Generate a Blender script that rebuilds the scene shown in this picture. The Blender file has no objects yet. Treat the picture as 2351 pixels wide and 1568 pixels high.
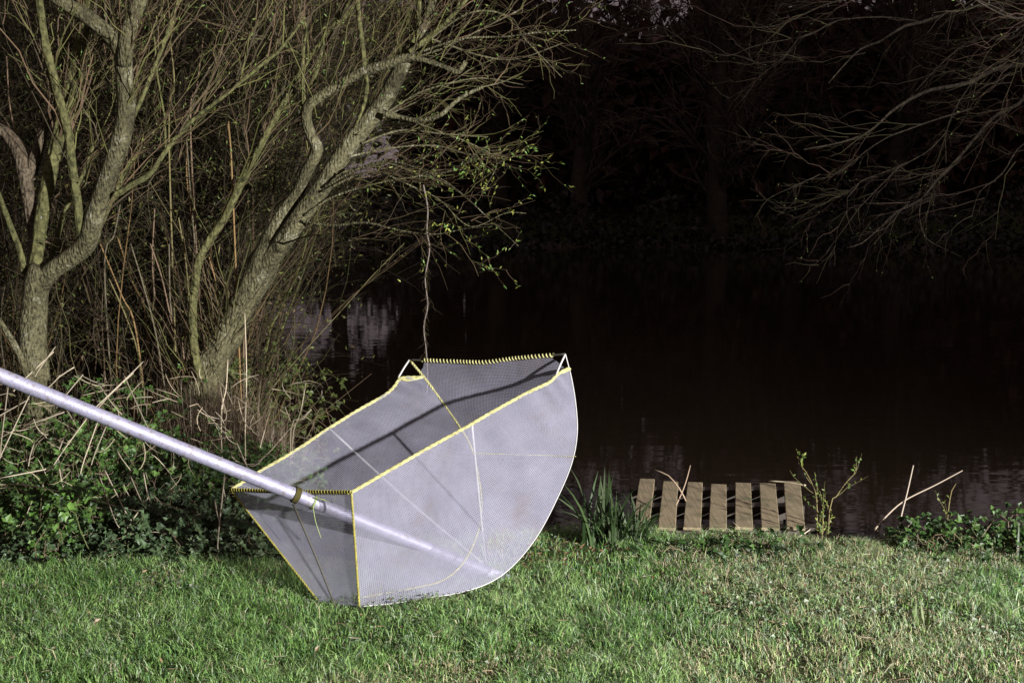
import bpy, math, random
import numpy as np
from mathutils import Vector

# ------------------------------------------------------------------ camera, sky, exposure
scene = bpy.context.scene
COL = scene.collection
F_PX, CX, CY = 2939.0, 1175.5, 784.0          # focal length and centre on the 2351 x 1568 working grid
CAM_H, PITCH = 2.0, math.radians(7.06)
cam_data = bpy.data.cameras.new('camera')
cam_data.sensor_width = 36.0
cam_data.lens = 36.0 * F_PX / 2351.0
cam_data.clip_start, cam_data.clip_end = 0.1, 2000.0
cam = bpy.data.objects.new('camera', cam_data)
COL.objects.link(cam)
cam.location = (0, 0, CAM_H)
cam.rotation_euler = (math.pi / 2 - PITCH, 0, 0)
scene.camera = cam

world = bpy.data.worlds.new('World')
scene.world = world
world.use_nodes = True
wt = world.node_tree
wt.nodes.clear()
w_out = wt.nodes.new('ShaderNodeOutputWorld')
w_bg = wt.nodes.new('ShaderNodeBackground')
w_tc = wt.nodes.new('ShaderNodeTexCoord')
w_no = wt.nodes.new('ShaderNodeTexNoise')
w_no.inputs['Scale'].default_value = 2.2
w_no.inputs['Detail'].default_value = 4
w_rp = wt.nodes.new('ShaderNodeValToRGB')
w_rp.color_ramp.elements[0].position, w_rp.color_ramp.elements[1].position = 0.3, 0.75
w_rp.color_ramp.elements[0].color = (0.60, 0.47, 0.50, 1)
w_rp.color_ramp.elements[1].color = (0.82, 0.66, 0.70, 1)
wt.links.new(w_tc.outputs['Generated'], w_no.inputs['Vector'])
wt.links.new(w_no.outputs['Fac'], w_rp.inputs['Fac'])
wt.links.new(w_rp.outputs['Color'], w_bg.inputs['Color'])
wt.links.new(w_bg.outputs['Background'], w_out.inputs['Surface'])
SKY = 0.28                                     # dim mauve night overcast, lit from below by a town
w_bg.inputs['Strength'].default_value = SKY

scene.render.engine = 'CYCLES'
scene.view_settings.view_transform = 'Standard'
scene.view_settings.look = 'None'
scene.view_settings.gamma = 1
scene.view_settings.exposure = 0.0
scene.cycles.max_bounces = 8
scene.cycles.transparent_max_bounces = 16
scene.cycles.caustics_reflective = False
scene.cycles.caustics_refractive = False
try:
    scene.cycles.use_denoising = True
except Exception:
    pass

# the work lamp that lights the bank: it stands on the lawn to the right of and behind the photographer
LAMP_POS = (8.7, -2.7, 3.5)
LAMP_AIM = (-2.9, 7.0, 0.4)
LAMP_W = 25500.0

rng = np.random.default_rng(11)
random.seed(11)

# ------------------------------------------------------------------ helpers
_fw = np.array([0, math.cos(PITCH), -math.sin(PITCH)])
_up = np.array([0, math.sin(PITCH), math.cos(PITCH)])
def ray(x, y):
    return _fw + np.array([(x - CX) / F_PX, 0, 0]) - _up * ((y - CY) / F_PX)
def P(x, y, Y):
    d = ray(x, y)
    return np.array([0, 0, CAM_H]) + d * (Y / d[1])
def on_plane(x, y, p0, n):
    d = ray(x, y); o = np.array([0, 0, CAM_H])
    return o + d * (np.dot(p0 - o, n) / np.dot(d, n))

_lat = rng.random((257, 257))
def vnoise(x, y, s=1.0, octv=3):
    x = np.asarray(x, float) * s; y = np.asarray(y, float) * s
    out = 0; amp = 1; tot = 0
    for k in range(octv):
        xi = np.floor(x).astype(int); yi = np.floor(y).astype(int)
        fx = x - xi; fy = y - yi
        fx = fx * fx * (3 - 2 * fx); fy = fy * fy * (3 - 2 * fy)
        a = _lat[xi % 256, yi % 256]; b = _lat[(xi + 1) % 256, yi % 256]
        c = _lat[xi % 256, (yi + 1) % 256]; d = _lat[(xi + 1) % 256, (yi + 1) % 256]
        out = out + amp * ((a * (1 - fx) + b * fx) * (1 - fy) + (c * (1 - fx) + d * fx) * fy)
        tot += amp; amp *= .5; x = x * 2 + 17.3; y = y * 2 + 5.1
    return out / tot

def mesh_from(name, V, Fc, col=None, smooth=False):
    """V (n,3), Fc (m,k) uniform polygons."""
    V = np.ascontiguousarray(V, np.float32); Fc = np.ascontiguousarray(Fc, np.int32)
    me = bpy.data.meshes.new(name)
    m, k = Fc.shape
    me.vertices.add(len(V)); me.vertices.foreach_set('co', V.ravel())
    me.loops.add(m * k); me.loops.foreach_set('vertex_index', Fc.ravel())
    me.polygons.add(m)
    me.polygons.foreach_set('loop_start', np.arange(0, m * k, k, dtype=np.int32))
    me.polygons.foreach_set('use_smooth', np.full(m, bool(smooth)))
    if col is not None:
        at = me.attributes.new('tint', 'FLOAT_COLOR', 'POINT')
        c4 = np.ones((len(V), 4), np.float32); c4[:, :3] = col
        at.data.foreach_set('color', c4.ravel())
    me.update(calc_edges=True)
    return me

def obj(name, me, mat=None, parent=None, kind=None):
    o = bpy.data.objects.new(name, me)
    COL.objects.link(o)
    if mat is not None and me is not None:
        me.materials.clear(); me.materials.append(mat)
    if parent is not None:
        o.parent = parent
        o.matrix_parent_inverse = parent.matrix_world.inverted() if False else o.matrix_parent_inverse
    if kind:
        o['kind'] = kind
    return o

def tag(o, label, cat, group=None):
    o['label'] = label; o['category'] = cat
    if group: o['group'] = group
    return o

def thing(name, label, cat, group=None):
    o = bpy.data.objects.new(name, None); COL.objects.link(o)
    o.empty_display_size = .1
    return tag(o, label, cat, group)

class Geo:
    """collects pieces of ONE part"""
    def __init__(s): s.V = []; s.F = []; s.C = []; s.n = 0
    def add(s, V, Fc, c=None):
        V = np.asarray(V, float)
        s.V.append(V); s.F.append(np.asarray(Fc, int) + s.n); s.n += len(V)
        if c is None: c = (.5, .5, .5)
        c = np.asarray(c, float)
        s.C.append(np.broadcast_to(c, (len(V), 3)) if c.ndim == 1 else c)
        return s
    def build(s, name, mat, parent=None, smooth=True, kind=None):
        me = mesh_from(name, np.concatenate(s.V), np.concatenate(s.F), np.concatenate(s.C), smooth)
        return obj(name, me, mat, parent, kind)

def norm(v, ax=-1):
    return v / np.maximum(np.linalg.norm(v, axis=ax, keepdims=True), 1e-9)

def tubes(Pt, R, k=4):
    """Pt (M,N,3), R (M,N) -> quads of M tubes at once (closed to a point or disc by radius)"""
    M, N, _ = Pt.shape
    T = norm(np.gradient(Pt, axis=1))
    ref = np.tile(np.array([0.13, 0.31, 0.94]), (M, N, 1))
    bad = np.abs((T * ref).sum(-1)) > .93
    ref[bad] = np.array([0.95, 0.2, 0.1])
    flip = bad.any(axis=1)
    ref[flip] = np.array([0.8, 0.55, 0.1])
    A = norm(np.cross(T, ref)); B = np.cross(T, A)
    th = np.arange(k) * 2 * math.pi / k
    V = Pt[:, :, None, :] + R[:, :, None, None] * (A[:, :, None, :] * np.cos(th)[None, None, :, None] + B[:, :, None, :] * np.sin(th)[None, None, :, None])
    V = V.reshape(-1, 3)
    base = (np.arange(M) * N * k)[:, None, None]
    i = np.arange(N - 1)[None, :, None] * k; j = np.arange(k)[None, None, :]; j2 = (np.arange(k) + 1)[None, None, :] % k
    Fc = np.stack([base + i + j, base + i + j2, base + i + k + j2, base + i + k + j], -1).reshape(-1, 4)
    return V, Fc

def crom(pts, step):
    """Catmull-Rom through pts, resampled about every step; columns past 3 (radius) interpolate too"""
    pts = np.asarray(pts, float)
    p = np.vstack([2 * pts[0] - pts[1], pts, 2 * pts[-1] - pts[-2]])
    out = []
    for i in range(1, len(p) - 2):
        n = max(2, int(np.linalg.norm(p[i + 1, :3] - p[i, :3]) / step))
        t = np.linspace(0, 1, n, endpoint=False)[:, None]
        a, b, c, d = p[i - 1], p[i], p[i + 1], p[i + 2]
        out.append(.5 * ((2 * b) + (-a + c) * t + (2 * a - 5 * b + 4 * c - d) * t ** 2 + (-a + 3 * b - 3 * c + d) * t ** 3))
    out.append(p[-2][None])
    return np.vstack(out)

def tube1(pts, r, k=10, step=.03, cap=True, bump=0.0, seed=0):
    """one rounded tube along pts (n,3) with radius r (scalar or n); quads"""
    pts = np.asarray(pts, float)
    r = np.broadcast_to(np.asarray(r, float), (len(pts),))
    c = crom(np.column_stack([pts, r]), step) if step else np.column_stack([pts, r])
    Q, R = c[:, :3], np.maximum(c[:, 3], 1e-4)
    if cap:
        Q = np.vstack([Q[:1], Q, Q[-1:]]); R = np.concatenate([[1e-4], R, [1e-4]])
    # parallel transport
    T = np.gradient(c[:, :3], axis=0) if len(c) > 1 else None
    T = norm(T)
    if cap: T = np.vstack([T[:1], T, T[-1:]])
    a = np.array([0, 0, 1.0]) if abs(T[0][2]) < .9 else np.array([1.0, 0, 0])
    A = []
    u = norm(np.cross(T[0], a))
    for i in range(len(Q)):
        u = u - T[i] * np.dot(u, T[i]); u = u / np.linalg.norm(u); A.append(u)
    A = np.array(A); B = np.cross(T, A)
    th = np.arange(k) * 2 * math.pi / k
    RR = R[:, None] * np.ones(k)[None, :]
    if bump:
        s = np.arange(len(Q)) * step
        n1 = vnoise(s[:, None] * 6 + seed * 7.7 + 0 * th, np.cos(th)[None, :] * 1.6 + seed * 3.1 + 9, 1, 3) + vnoise(s[:, None] * 6 + 40, np.sin(th)[None, :] * 1.6 + seed + 31, 1, 3) - 1
        RR = RR * (1 + bump * n1 * 2)
    V = Q[:, None] + RR[..., None] * (A[:, None] * np.cos(th)[None, :, None] + B[:, None] * np.sin(th)[None, :, None])
    N = len(Q)
    i = np.arange(N - 1)[:, None] * k; j = np.arange(k)[None]; j2 = (j + 1) % k
    Fc = np.stack([i + j, i + j2, i + k + j2, i + k + j], -1).reshape(-1, 4)
    return V.reshape(-1, 3), Fc

def box(x0, x1, y0, y1, z0, z1):
    V = np.array([[x, y, z] for z in (z0, z1) for y in (y0, y1) for x in (x0, x1)], float)
    Fc = np.array([[0, 2, 3, 1], [4, 5, 7, 6], [0, 1, 5, 4], [2, 6, 7, 3], [0, 4, 6, 2], [1, 3, 7, 5]])
    return V, Fc

def leaves(pos, dirv, nrm, L, W, fold=.25, droop=.15):
    """M ovate leaf blades folded on the midrib: 6 verts, 4 tris each... as quads (2 halves x 1 quad + tips)"""
    M = len(pos)
    d = norm(dirv); s = norm(np.cross(d, nrm)); n = np.cross(s, d)
    L = np.broadcast_to(np.asarray(L, float), (M,))[:, None]; W = np.broadcast_to(np.asarray(W, float), (M,))[:, None]
    b = pos
    m = pos + d * L * .45 + n * 0
    t = pos + d * L - n * droop * L
    l = pos + d * L * .42 + s * W * .5 + n * fold * W
    r = pos + d * L * .42 - s * W * .5 + n * fold * W
    V = np.stack([b, l, t, r, m], 1).reshape(-1, 3)
    o = (np.arange(M) * 5)[:, None]
    Fc = np.concatenate([o + np.array([[0, 4, 1]]), o + np.array([[1, 4, 2]]), o + np.array([[2, 4, 3]]), o + np.array([[3, 4, 0]])], 0)
    return V, Fc

def rep(c, k): return np.repeat(c, k, axis=0)

def twigs(r, par, n, tr, lr, ang, bias, rad, wig=.12, N=6, curl=.25, prad=None):
    """n child twigs off parent polylines par (M,K,3). Returns pts (n,N,3) and radii (n,N)"""
    M, K, _ = par.shape
    seglen = np.linalg.norm(np.diff(par, axis=1), axis=-1).sum(1)
    pi = r.choice(M, n, p=seglen / seglen.sum())
    t = r.uniform(tr[0], tr[1], n) * (K - 1.001)
    i = t.astype(int); f = (t - i)[:, None]
    p0 = par[pi, i] * (1 - f) + par[pi, i + 1] * f
    tan = norm(par[pi, i + 1] - par[pi, i])
    rv = norm(r.normal(size=(n, 3)))
    side = norm(rv - tan * (rv * tan).sum(-1, keepdims=True))
    a = r.uniform(ang[0], ang[1], n)[:, None]
    d = norm(tan * np.cos(a) + side * np.sin(a) + np.asarray(bias))
    L = r.uniform(lr[0], lr[1], n)[:, None]
    s = np.linspace(0, 1, N)[None, :, None]
    cv = norm(r.normal(size=(n, 3)))[:, None] * curl * L[:, None]
    pts = p0[:, None] + d[:, None] * (L[:, None] * s) + cv * s ** 2 * 1.0
    pts[:, 1:] += r.normal(size=(n, N - 1, 3)) * wig * L[:, None] / N
    r0 = r.uniform(rad[0], rad[1], n)
    R = r0[:, None] * np.linspace(1, .28, N)[None]
    return pts, R

def resample(polys, K=8):
    out = []
    for p in polys:
        p = np.asarray(p)[:, :3]
        s = np.concatenate([[0], np.cumsum(np.linalg.norm(np.diff(p, axis=0), axis=1))])
        q = np.linspace(0, s[-1], K)
        out.append(np.column_stack([np.interp(q, s, p[:, i]) for i in range(3)]))
    return np.array(out)

# ------------------------------------------------------------------ materials
def new_mat(name):
    m = bpy.data.materials.new(name); m.use_nodes = True
    nt = m.node_tree
    b = nt.nodes['Principled BSDF']
    return m, nt, b
def lk(nt, a, b): nt.links.new(a, b)
def noise(nt, scale, detail=4, rough=.55, vec=None, w=None):
    n = nt.nodes.new('ShaderNodeTexNoise')
    n.inputs['Scale'].default_value = scale; n.inputs['Detail'].default_value = detail; n.inputs['Roughness'].default_value = rough
    if vec is not None: lk(nt, vec, n.inputs['Vector'])
    return n
def ramp(nt, fac, stops):
    r = nt.nodes.new('ShaderNodeValToRGB')
    while len(r.color_ramp.elements) < len(stops): r.color_ramp.elements.new(.5)
    for e, (p, c) in zip(r.color_ramp.elements, stops):
        e.position = p; e.color = (*c, 1)
    lk(nt, fac, r.inputs['Fac'])
    return r
def mixc(nt, fac, a, b, mode='MIX'):
    m = nt.nodes.new('ShaderNodeMix'); m.data_type = 'RGBA'; m.blend_type = mode
    for s, v in ((0, fac), (6, a), (7, b)):
        if isinstance(v, (int, float)): m.inputs[s].default_value = v
        elif isinstance(v, tuple): m.inputs[s].default_value = (*v, 1)
        else: lk(nt, v, m.inputs[s])
    return m.outputs[2]
def bump(nt, b, h, strength=.4, dist=.01):
    n = nt.nodes.new('ShaderNodeBump'); n.inputs['Strength'].default_value = strength; n.inputs['Distance'].default_value = dist
    lk(nt, h, n.inputs['Height']); lk(nt, n.outputs['Normal'], b.inputs['Normal'])
def objco(nt): return nt.nodes.new('ShaderNodeTexCoord').outputs['Object']

def leaf_material(name, rough=.5, trans=.25, spec=.35):
    m, nt, b = new_mat(name)
    at = nt.nodes.new('ShaderNodeAttribute'); at.attribute_name = 'tint'
    lk(nt, at.outputs['Color'], b.inputs['Base Color'])
    b.inputs['Roughness'].default_value = rough; b.inputs['Specular IOR Level'].default_value = spec
    if trans:
        tr = nt.nodes.new('ShaderNodeBsdfTranslucent'); lk(nt, at.outputs['Color'], tr.inputs['Color'])
        mx = nt.nodes.new('ShaderNodeMixShader'); mx.inputs[0].default_value = trans
        out = nt.nodes['Material Output']
        lk(nt, b.outputs[0], mx.inputs[1]); lk(nt, tr.outputs[0], mx.inputs[2]); lk(nt, mx.outputs[0], out.inputs['Surface'])
    return m
M_GRASS = leaf_material('grass_blade', .5, .36, .35)
M_LEAF = leaf_material('leaf', .48, .22, .4)
M_TWIG = leaf_material('twig_bark', .8, 0, .2)
M_STRAW = leaf_material('dry_straw', .7, 0, .25)

def bark_material(name, stops, lichen=(.42, .43, .38), lich=.58, sc=14):
    m, nt, b = new_mat(name)
    co = objco(nt)
    n1 = noise(nt, 3.2, 5, .6, co); n2 = noise(nt, sc * 2.2, 5, .65, co)
    c = ramp(nt, n1.outputs['Fac'], stops).outputs['Color']
    dk = ramp(nt, n2.outputs['Fac'], [(.36, (.32, .32, .32)), (.62, (1.15, 1.15, 1.15))]).outputs['Color']
    c = mixc(nt, 1.0, c, dk, 'MULTIPLY')
    n3 = noise(nt, 7, 6, .7, co)
    lf = ramp(nt, n3.outputs['Fac'], [(lich, (0, 0, 0)), (lich + .07, (1, 1, 1))]).outputs['Color']
    n4 = noise(nt, 60, 3, .6, co)
    lf2 = mixc(nt, 1.0, lf, ramp(nt, n4.outputs['Fac'], [(.42, (.1, .1, .1)), (.58, (.85, .85, .85))]).outputs['Color'], 'MULTIPLY')
    c = mixc(nt, lf2, c, lichen)
    lk(nt, c, b.inputs['Base Color'])
    b.inputs['Roughness'].default_value = .85; b.inputs['Specular IOR Level'].default_value = .2
    vo = nt.nodes.new('ShaderNodeTexVoronoi'); vo.inputs['Scale'].default_value = sc * 3
    mp = nt.nodes.new('ShaderNodeMapping'); mp.inputs['Scale'].default_value = (1, 1, .35); lk(nt, co, mp.inputs['Vector']); lk(nt, mp.outputs[0], vo.inputs['Vector'])
    add = nt.nodes.new('ShaderNodeMath'); add.operation = 'ADD'; lk(nt, vo.outputs['Distance'], add.inputs[0]); lk(nt, n2.outputs['Fac'], add.inputs[1])
    bump(nt, b, add.outputs[0], .9, .016)
    return m
M_BARK = bark_material('willow_bark', [(.3, (.050, .044, .023)), (.5, (.11, .10, .052)), (.72, (.18, .165, .092))], lichen=(.27, .255, .18), lich=.56, sc=20)
M_BARK_OLIVE = bark_material('smooth_olive_bark', [(.3, (.08, .08, .03)), (.6, (.135, .13, .052)), (.8, (.175, .165, .075))], lich=.66, sc=12)
M_BARK_DEAD = bark_material('dead_wood', [(.3, (.075, .055, .035)), (.55, (.135, .105, .07)), (.8, (.20, .165, .12))], lich=.7, sc=16)
M_BARK_FAR = bark_material('far_bark', [(.3, (.035, .028, .02)), (.7, (.075, .058, .04))], lich=.8)

# soil and turf base
m, nt, b = new_mat('soil_and_turf'); M_GROUND = m
co = objco(nt)
n1 = noise(nt, 1.1, 6, .6, co); n2 = noise(nt, 24, 5, .7, co)
c = ramp(nt, n1.outputs['Fac'], [(.35, (.035, .045, .016)), (.55, (.055, .062, .024)), (.68, (.085, .072, .045))]).outputs['Color']
c = mixc(nt, 1.0, c, ramp(nt, n2.outputs['Fac'], [(.3, (.5, .5, .5)), (.7, (1.3, 1.25, 1.15))]).outputs['Color'], 'MULTIPLY')
geo = nt.nodes.new('ShaderNodeNewGeometry'); sep = nt.nodes.new('ShaderNodeSeparateXYZ'); lk(nt, geo.outputs['Position'], sep.inputs[0])
mr = nt.nodes.new('ShaderNodeMapRange'); mr.inputs[1].default_value = -.3; mr.inputs[2].default_value = -.14; lk(nt, sep.outputs['Z'], mr.inputs[0])
mud = ramp(nt, n2.outputs['Fac'], [(.3, (.07, .052, .04)), (.7, (.15, .115, .09))]).outputs['Color']
c = mixc(nt, mr.outputs[0], mud, c)
lk(nt, c, b.inputs['Base Color']); b.inputs['Roughness'].default_value = .95; b.inputs['Specular IOR Level'].default_value = .15
bump(nt, b, n2.outputs['Fac'], .8, .03)

# pond water: dark, peaty, slightly rippled
m, nt, b = new_mat('pond_water'); M_WATER = m
b.inputs['Base Color'].default_value = (.016, .011, .007, 1)
b.inputs['Roughness'].default_value = .035; b.inputs['IOR'].default_value = 1.333
co = objco(nt); mp = nt.nodes.new('ShaderNodeMapping'); mp.inputs['Scale'].default_value = (.5, 1.1, 1); lk(nt, co, mp.inputs['Vector'])
n1 = noise(nt, 1.3, 4, .55, mp.outputs[0])
bump(nt, b, n1.outputs['Fac'], .07, .05)

# net fabric: fine woven mesh, partly see-through
def net_material(name, see, colr, trans):
    m, nt, b = new_mat(name)
    nt.nodes.remove(b)
    out = nt.nodes['Material Output']
    df = nt.nodes.new('ShaderNodeBsdfDiffuse'); df.inputs['Roughness'].default_value = .6
    tl = nt.nodes.new('ShaderNodeBsdfTranslucent'); tp = nt.nodes.new('ShaderNodeBsdfTransparent')
    uv = nt.nodes.new('ShaderNodeAttribute'); uv.attribute_name = 'tint'       # tint holds the cloth's own u,v in metres
    n1 = noise(nt, 4.0, 5, .65, uv.outputs['Vector']); n2 = noise(nt, 85, 3, .7, uv.outputs['Vector'])
    c = mixc(nt, n1.outputs['Fac'], tuple(x * .62 for x in colr), tuple(min(1, x * 1.34) for x in colr))
    c = mixc(nt, .35, c, mixc(nt, n2.outputs['Fac'], tuple(x * .6 for x in colr), tuple(min(1, x * 1.3) for x in colr)))
    st = ramp(nt, noise(nt, 2.6, 5, .7, uv.outputs['Vector']).outputs['Fac'], [(.52, (0, 0, 0)), (.70, (.55, .55, .55))]).outputs['Color']
    c = mixc(nt, st, c, (.36, .29, .25))                                       # mud staining
    lk(nt, c, df.inputs['Color']); lk(nt, c, tl.inputs['Color'])
    mx = nt.nodes.new('ShaderNodeMixShader'); mx.inputs[0].default_value = trans
    lk(nt, df.outputs[0], mx.inputs[1]); lk(nt, tl.outputs[0], mx.inputs[2])
    # weave: threads opaque, holes clear
    sp = nt.nodes.new('ShaderNodeSeparateXYZ'); lk(nt, uv.outputs['Vector'], sp.inputs[0])
    def wave(o):
        k = nt.nodes.new('ShaderNodeMath'); k.operation = 'MULTIPLY'; k.inputs[1].default_value = 2 * math.pi / .0092; lk(nt, o, k.inputs[0])
        s = nt.nodes.new('ShaderNodeMath'); s.operation = 'SINE'; lk(nt, k.outputs[0], s.inputs[0]); return s.outputs[0]
    mxm = nt.nodes.new('ShaderNodeMath'); mxm.operation = 'MAXIMUM'; lk(nt, wave(sp.outputs['X']), mxm.inputs[0]); lk(nt, wave(sp.outputs['Y']), mxm.inputs[1])
    mr = nt.nodes.new('ShaderNodeMapRange'); mr.inputs[1].default_value = -1; mr.inputs[2].default_value = 1
    mr.inputs[3].default_value = 0.0; mr.inputs[4].default_value = 2 * (1 - see) * .9; lk(nt, mxm.outputs[0], mr.inputs[0])
    cv = nt.nodes.new('ShaderNodeMapRange'); cv.inputs[1].default_value = .25; cv.inputs[2].default_value = .75; cv.inputs[3].default_value = .72; cv.inputs[4].default_value = 1.28
    lk(nt, noise(nt, 3.1, 5, .65, uv.outputs['Vector']).outputs['Fac'], cv.inputs[0])
    mu = nt.nodes.new('ShaderNodeMath'); mu.operation = 'MULTIPLY'; mu.use_clamp = True; lk(nt, mr.outputs[0], mu.inputs[0]); lk(nt, cv.outputs[0], mu.inputs[1])
    m2 = nt.nodes.new('ShaderNodeMixShader'); lk(nt, mu.outputs[0], m2.inputs[0])
    lk(nt, tp.outputs[0], m2.inputs[1]); lk(nt, mx.outputs[0], m2.inputs[2]); lk(nt, m2.outputs[0], out.inputs['Surface'])
    return m
M_NET = net_material('net_mesh', .68, (.45, .44, .54), .34)

def plain(name, colr, rough=.5, metal=0, var=.25, sc=30, bm=.2, spec=.4):
    m, nt, b = new_mat(name); co = objco(nt)
    n1 = noise(nt, sc, 4, .6, co)
    c = mixc(nt, n1.outputs['Fac'], tuple(x * (1 - var) for x in colr), tuple(min(1, x * (1 + var)) for x in colr))
    lk(nt, c, b.inputs['Base Color']); b.inputs['Roughness'].default_value = rough; b.inputs['Metallic'].default_value = metal
    b.inputs['Specular IOR Level'].default_value = spec
    if bm: bump(nt, b, n1.outputs['Fac'], bm, .004)
    return m
M_ROPE = plain('yellow_rope', (.36, .34, .155), .9, 0, .8, 34, .5, .08)
M_ROPE_OLD = plain('old_yellow_rope', (.27, .24, .06), .85, 0, .8, 45, .5, .1)
M_ROPE_DARK = plain('weathered_rope', (.05, .043, .014), .9, 0, .6, 70, .5, .1)
M_ROD = plain('pale_rod', (.38, .37, .36), .4, 0, .15, 40, .1)
M_ROD_DARK = plain('dark_rod', (.045, .04, .03), .6, 0, .3, 40, .1)
M_CORD = plain('green_cord', (.20, .25, .10), .7, 0, .2, 60, .1)

m, nt, b = new_mat('aluminium_pole'); M_POLE = m
co = objco(nt)
n1 = noise(nt, 9, 5, .65, co); n2 = noise(nt, 45, 4, .65, co)
c = ramp(nt, n1.outputs['Fac'], [(.3, (.20, .19, .265)), (.55, (.275, .265, .36)), (.75, (.25, .22, .23))]).outputs['Color']
c = mixc(nt, ramp(nt, n2.outputs['Fac'], [(.52, (0, 0, 0)), (.64, (.85, .85, .85))]).outputs['Color'], c, (.17, .145, .14))
lk(nt, c, b.inputs['Base Color']); b.inputs['Metallic'].default_value = .35
rr = nt.nodes.new('ShaderNodeMapRange'); rr.inputs[3].default_value = .42; rr.inputs[4].default_value = .7; lk(nt, n1.outputs['Fac'], rr.inputs[0]); lk(nt, rr.outputs[0], b.inputs['Roughness'])
bump(nt, b, n2.outputs['Fac'], .35, .008)

m, nt, b = new_mat('weathered_wood'); M_WOOD = m
co = objco(nt); mp = nt.nodes.new('ShaderNodeMapping'); mp.inputs['Scale'].default_value = (38, 1.4, 38); lk(nt, co, mp.inputs['Vector'])
oi = nt.nodes.new('ShaderNodeObjectInfo')
ad = nt.nodes.new('ShaderNodeVectorMath'); ad.operation = 'ADD'; lk(nt, mp.outputs[0], ad.inputs[0])
cm = nt.nodes.new('ShaderNodeCombineXYZ'); ml = nt.nodes.new('ShaderNodeMath'); ml.operation = 'MULTIPLY'; ml.inputs[1].default_value = 57
lk(nt, oi.outputs['Random'], ml.inputs[0]); lk(nt, ml.outputs[0], cm.inputs[0]); lk(nt, ml.outputs[0], cm.inputs[1]); lk(nt, cm.outputs[0], ad.inputs[1])
n1 = noise(nt, 2.2, 6, .65, ad.outputs[0]); n2 = noise(nt, 6, 5, .6, co)
c = ramp(nt, n1.outputs['Fac'], [(.3, (.13, .098, .055)), (.5, (.235, .182, .108)), (.72, (.32, .255, .16))]).outputs['Color']
c = mixc(nt, ramp(nt, n2.outputs['Fac'], [(.48, (0, 0, 0)), (.68, (.7, .7, .7))]).outputs['Color'], c, (.07, .075, .03))
lk(nt, c, b.inputs['Base Color']); b.inputs['Roughness'].default_value = .8
bump(nt, b, n1.outputs['Fac'], .3, .004)

M_WOOD_SHADED = plain('shaded_dark_wood', (.045, .035, .025), .6, 0, .5, 14, .4)  # underframe darkened in colour for the shade in the gaps between boards

# ------------------------------------------------------------------ terrain
WATER_Z = -0.36
def shore(x):
    x = np.asarray(x, float)
    l = np.maximum(0, -x - 1.25); r_ = np.maximum(0, x - 4.6)
    w = .10 * np.sin(x * 2.1 + .4) + .06 * np.sin(x * 5.3)
    return 7.36 + w + 4.6 * (np.sqrt(l * l + .04) - .2) + 2.6 * (np.sqrt(r_ * r_ + .25) - .5)
def ground(x, y):
    x = np.asarray(x, float); y = np.asarray(y, float)
    lawn = -.064 - .045 * (np.clip(y, 0, 6.35) - 6.0) - .018 * np.clip(y - 6.35, 0, 7) + .05 * (vnoise(x, y, .55, 2) - .5) + .022 * (vnoise(x + 40, y, 2.3, 2) - .5)
    lawn = np.where(y < 5, np.clip(lawn, -.26, .1), lawn)
    sl = np.where(x < -1.3, 4.6, np.where(x > 4.7, 2.6, .4))
    d = (y - shore(x)) / np.sqrt(1 + sl * sl)
    t = np.clip(d / .55, 0, 1); t = t * t * (3 - 2 * t)
    deep = -.72 - np.clip(d - .55, 0, 6) * .12
    near = lawn * (1 - t) + deep * t
    farshore = 44 + 2.2 * np.sin(x * .11 + .6) + 1.1 * np.sin(x * .31)
    e = y - farshore
    t2 = np.clip((e + 1) / 5, 0, 1); t2 = t2 * t2 * (3 - 2 * t2)
    farz = .75 + np.clip(e, 0, 60) * .015 + .4 * (vnoise(x, y, .12, 2) - .5)
    ss = lambda v: np.clip(v, 0, 1) ** 2 * (3 - 2 * np.clip(v, 0, 1))
    farz = farz + 7.5 * ss((y - 62) / 14) * ss((x + 3.5) / 4)          # added rise, unseen behind the far wood, blocks sky showing through it
    z = near * (1 - t2) + farz * t2
    return z
def axis(segs):
    out = []
    for a, b_, n in segs: out.append(np.linspace(a, b_, n, endpoint=False))
    return np.unique(np.concatenate(out + [[segs[-1][1]]]))
gx = axis([(-400, -60, 12), (-60, -12, 24), (-12, -5, 28), (-5, 5.5, 176), (5.5, 14, 30), (14, 60, 22), (60, 400, 12)])
gy = axis([(-120, -10, 12), (-10, 4, 24), (4, 10, 110), (10, 18, 40), (18, 40, 16), (40, 54, 22), (54, 84, 16), (84, 120, 5), (120, 700, 10)])
X, Y = np.meshgrid(gx, gy, indexing='xy')
Z = ground(X, Y)
nx, ny = len(gx), len(gy)
ii, jj = np.meshgrid(np.arange(nx - 1), np.arange(ny - 1), indexing='xy')
q = (jj * nx + ii).ravel()
me = mesh_from('ground', np.column_stack([X.ravel(), Y.ravel(), Z.ravel()]), np.stack([q, q + 1, q + nx + 1, q + nx], -1), smooth=True)
obj('ground', me, M_GROUND, kind='structure')
wx = axis([(-60, 60, 40)]); wy = axis([(5.5, 60, 40)])
X, Y = np.meshgrid(wx, wy, indexing='xy'); nx, ny = len(wx), len(wy)
ii, jj = np.meshgrid(np.arange(nx - 1), np.arange(ny - 1), indexing='xy'); q = (jj * nx + ii).ravel()
me = mesh_from('water', np.column_stack([X.ravel(), Y.ravel(), np.full(X.size, WATER_Z)]), np.stack([q, q + 1, q + nx + 1, q + nx], -1), smooth=True)
obj('water', me, M_WATER, kind='structure')

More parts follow.
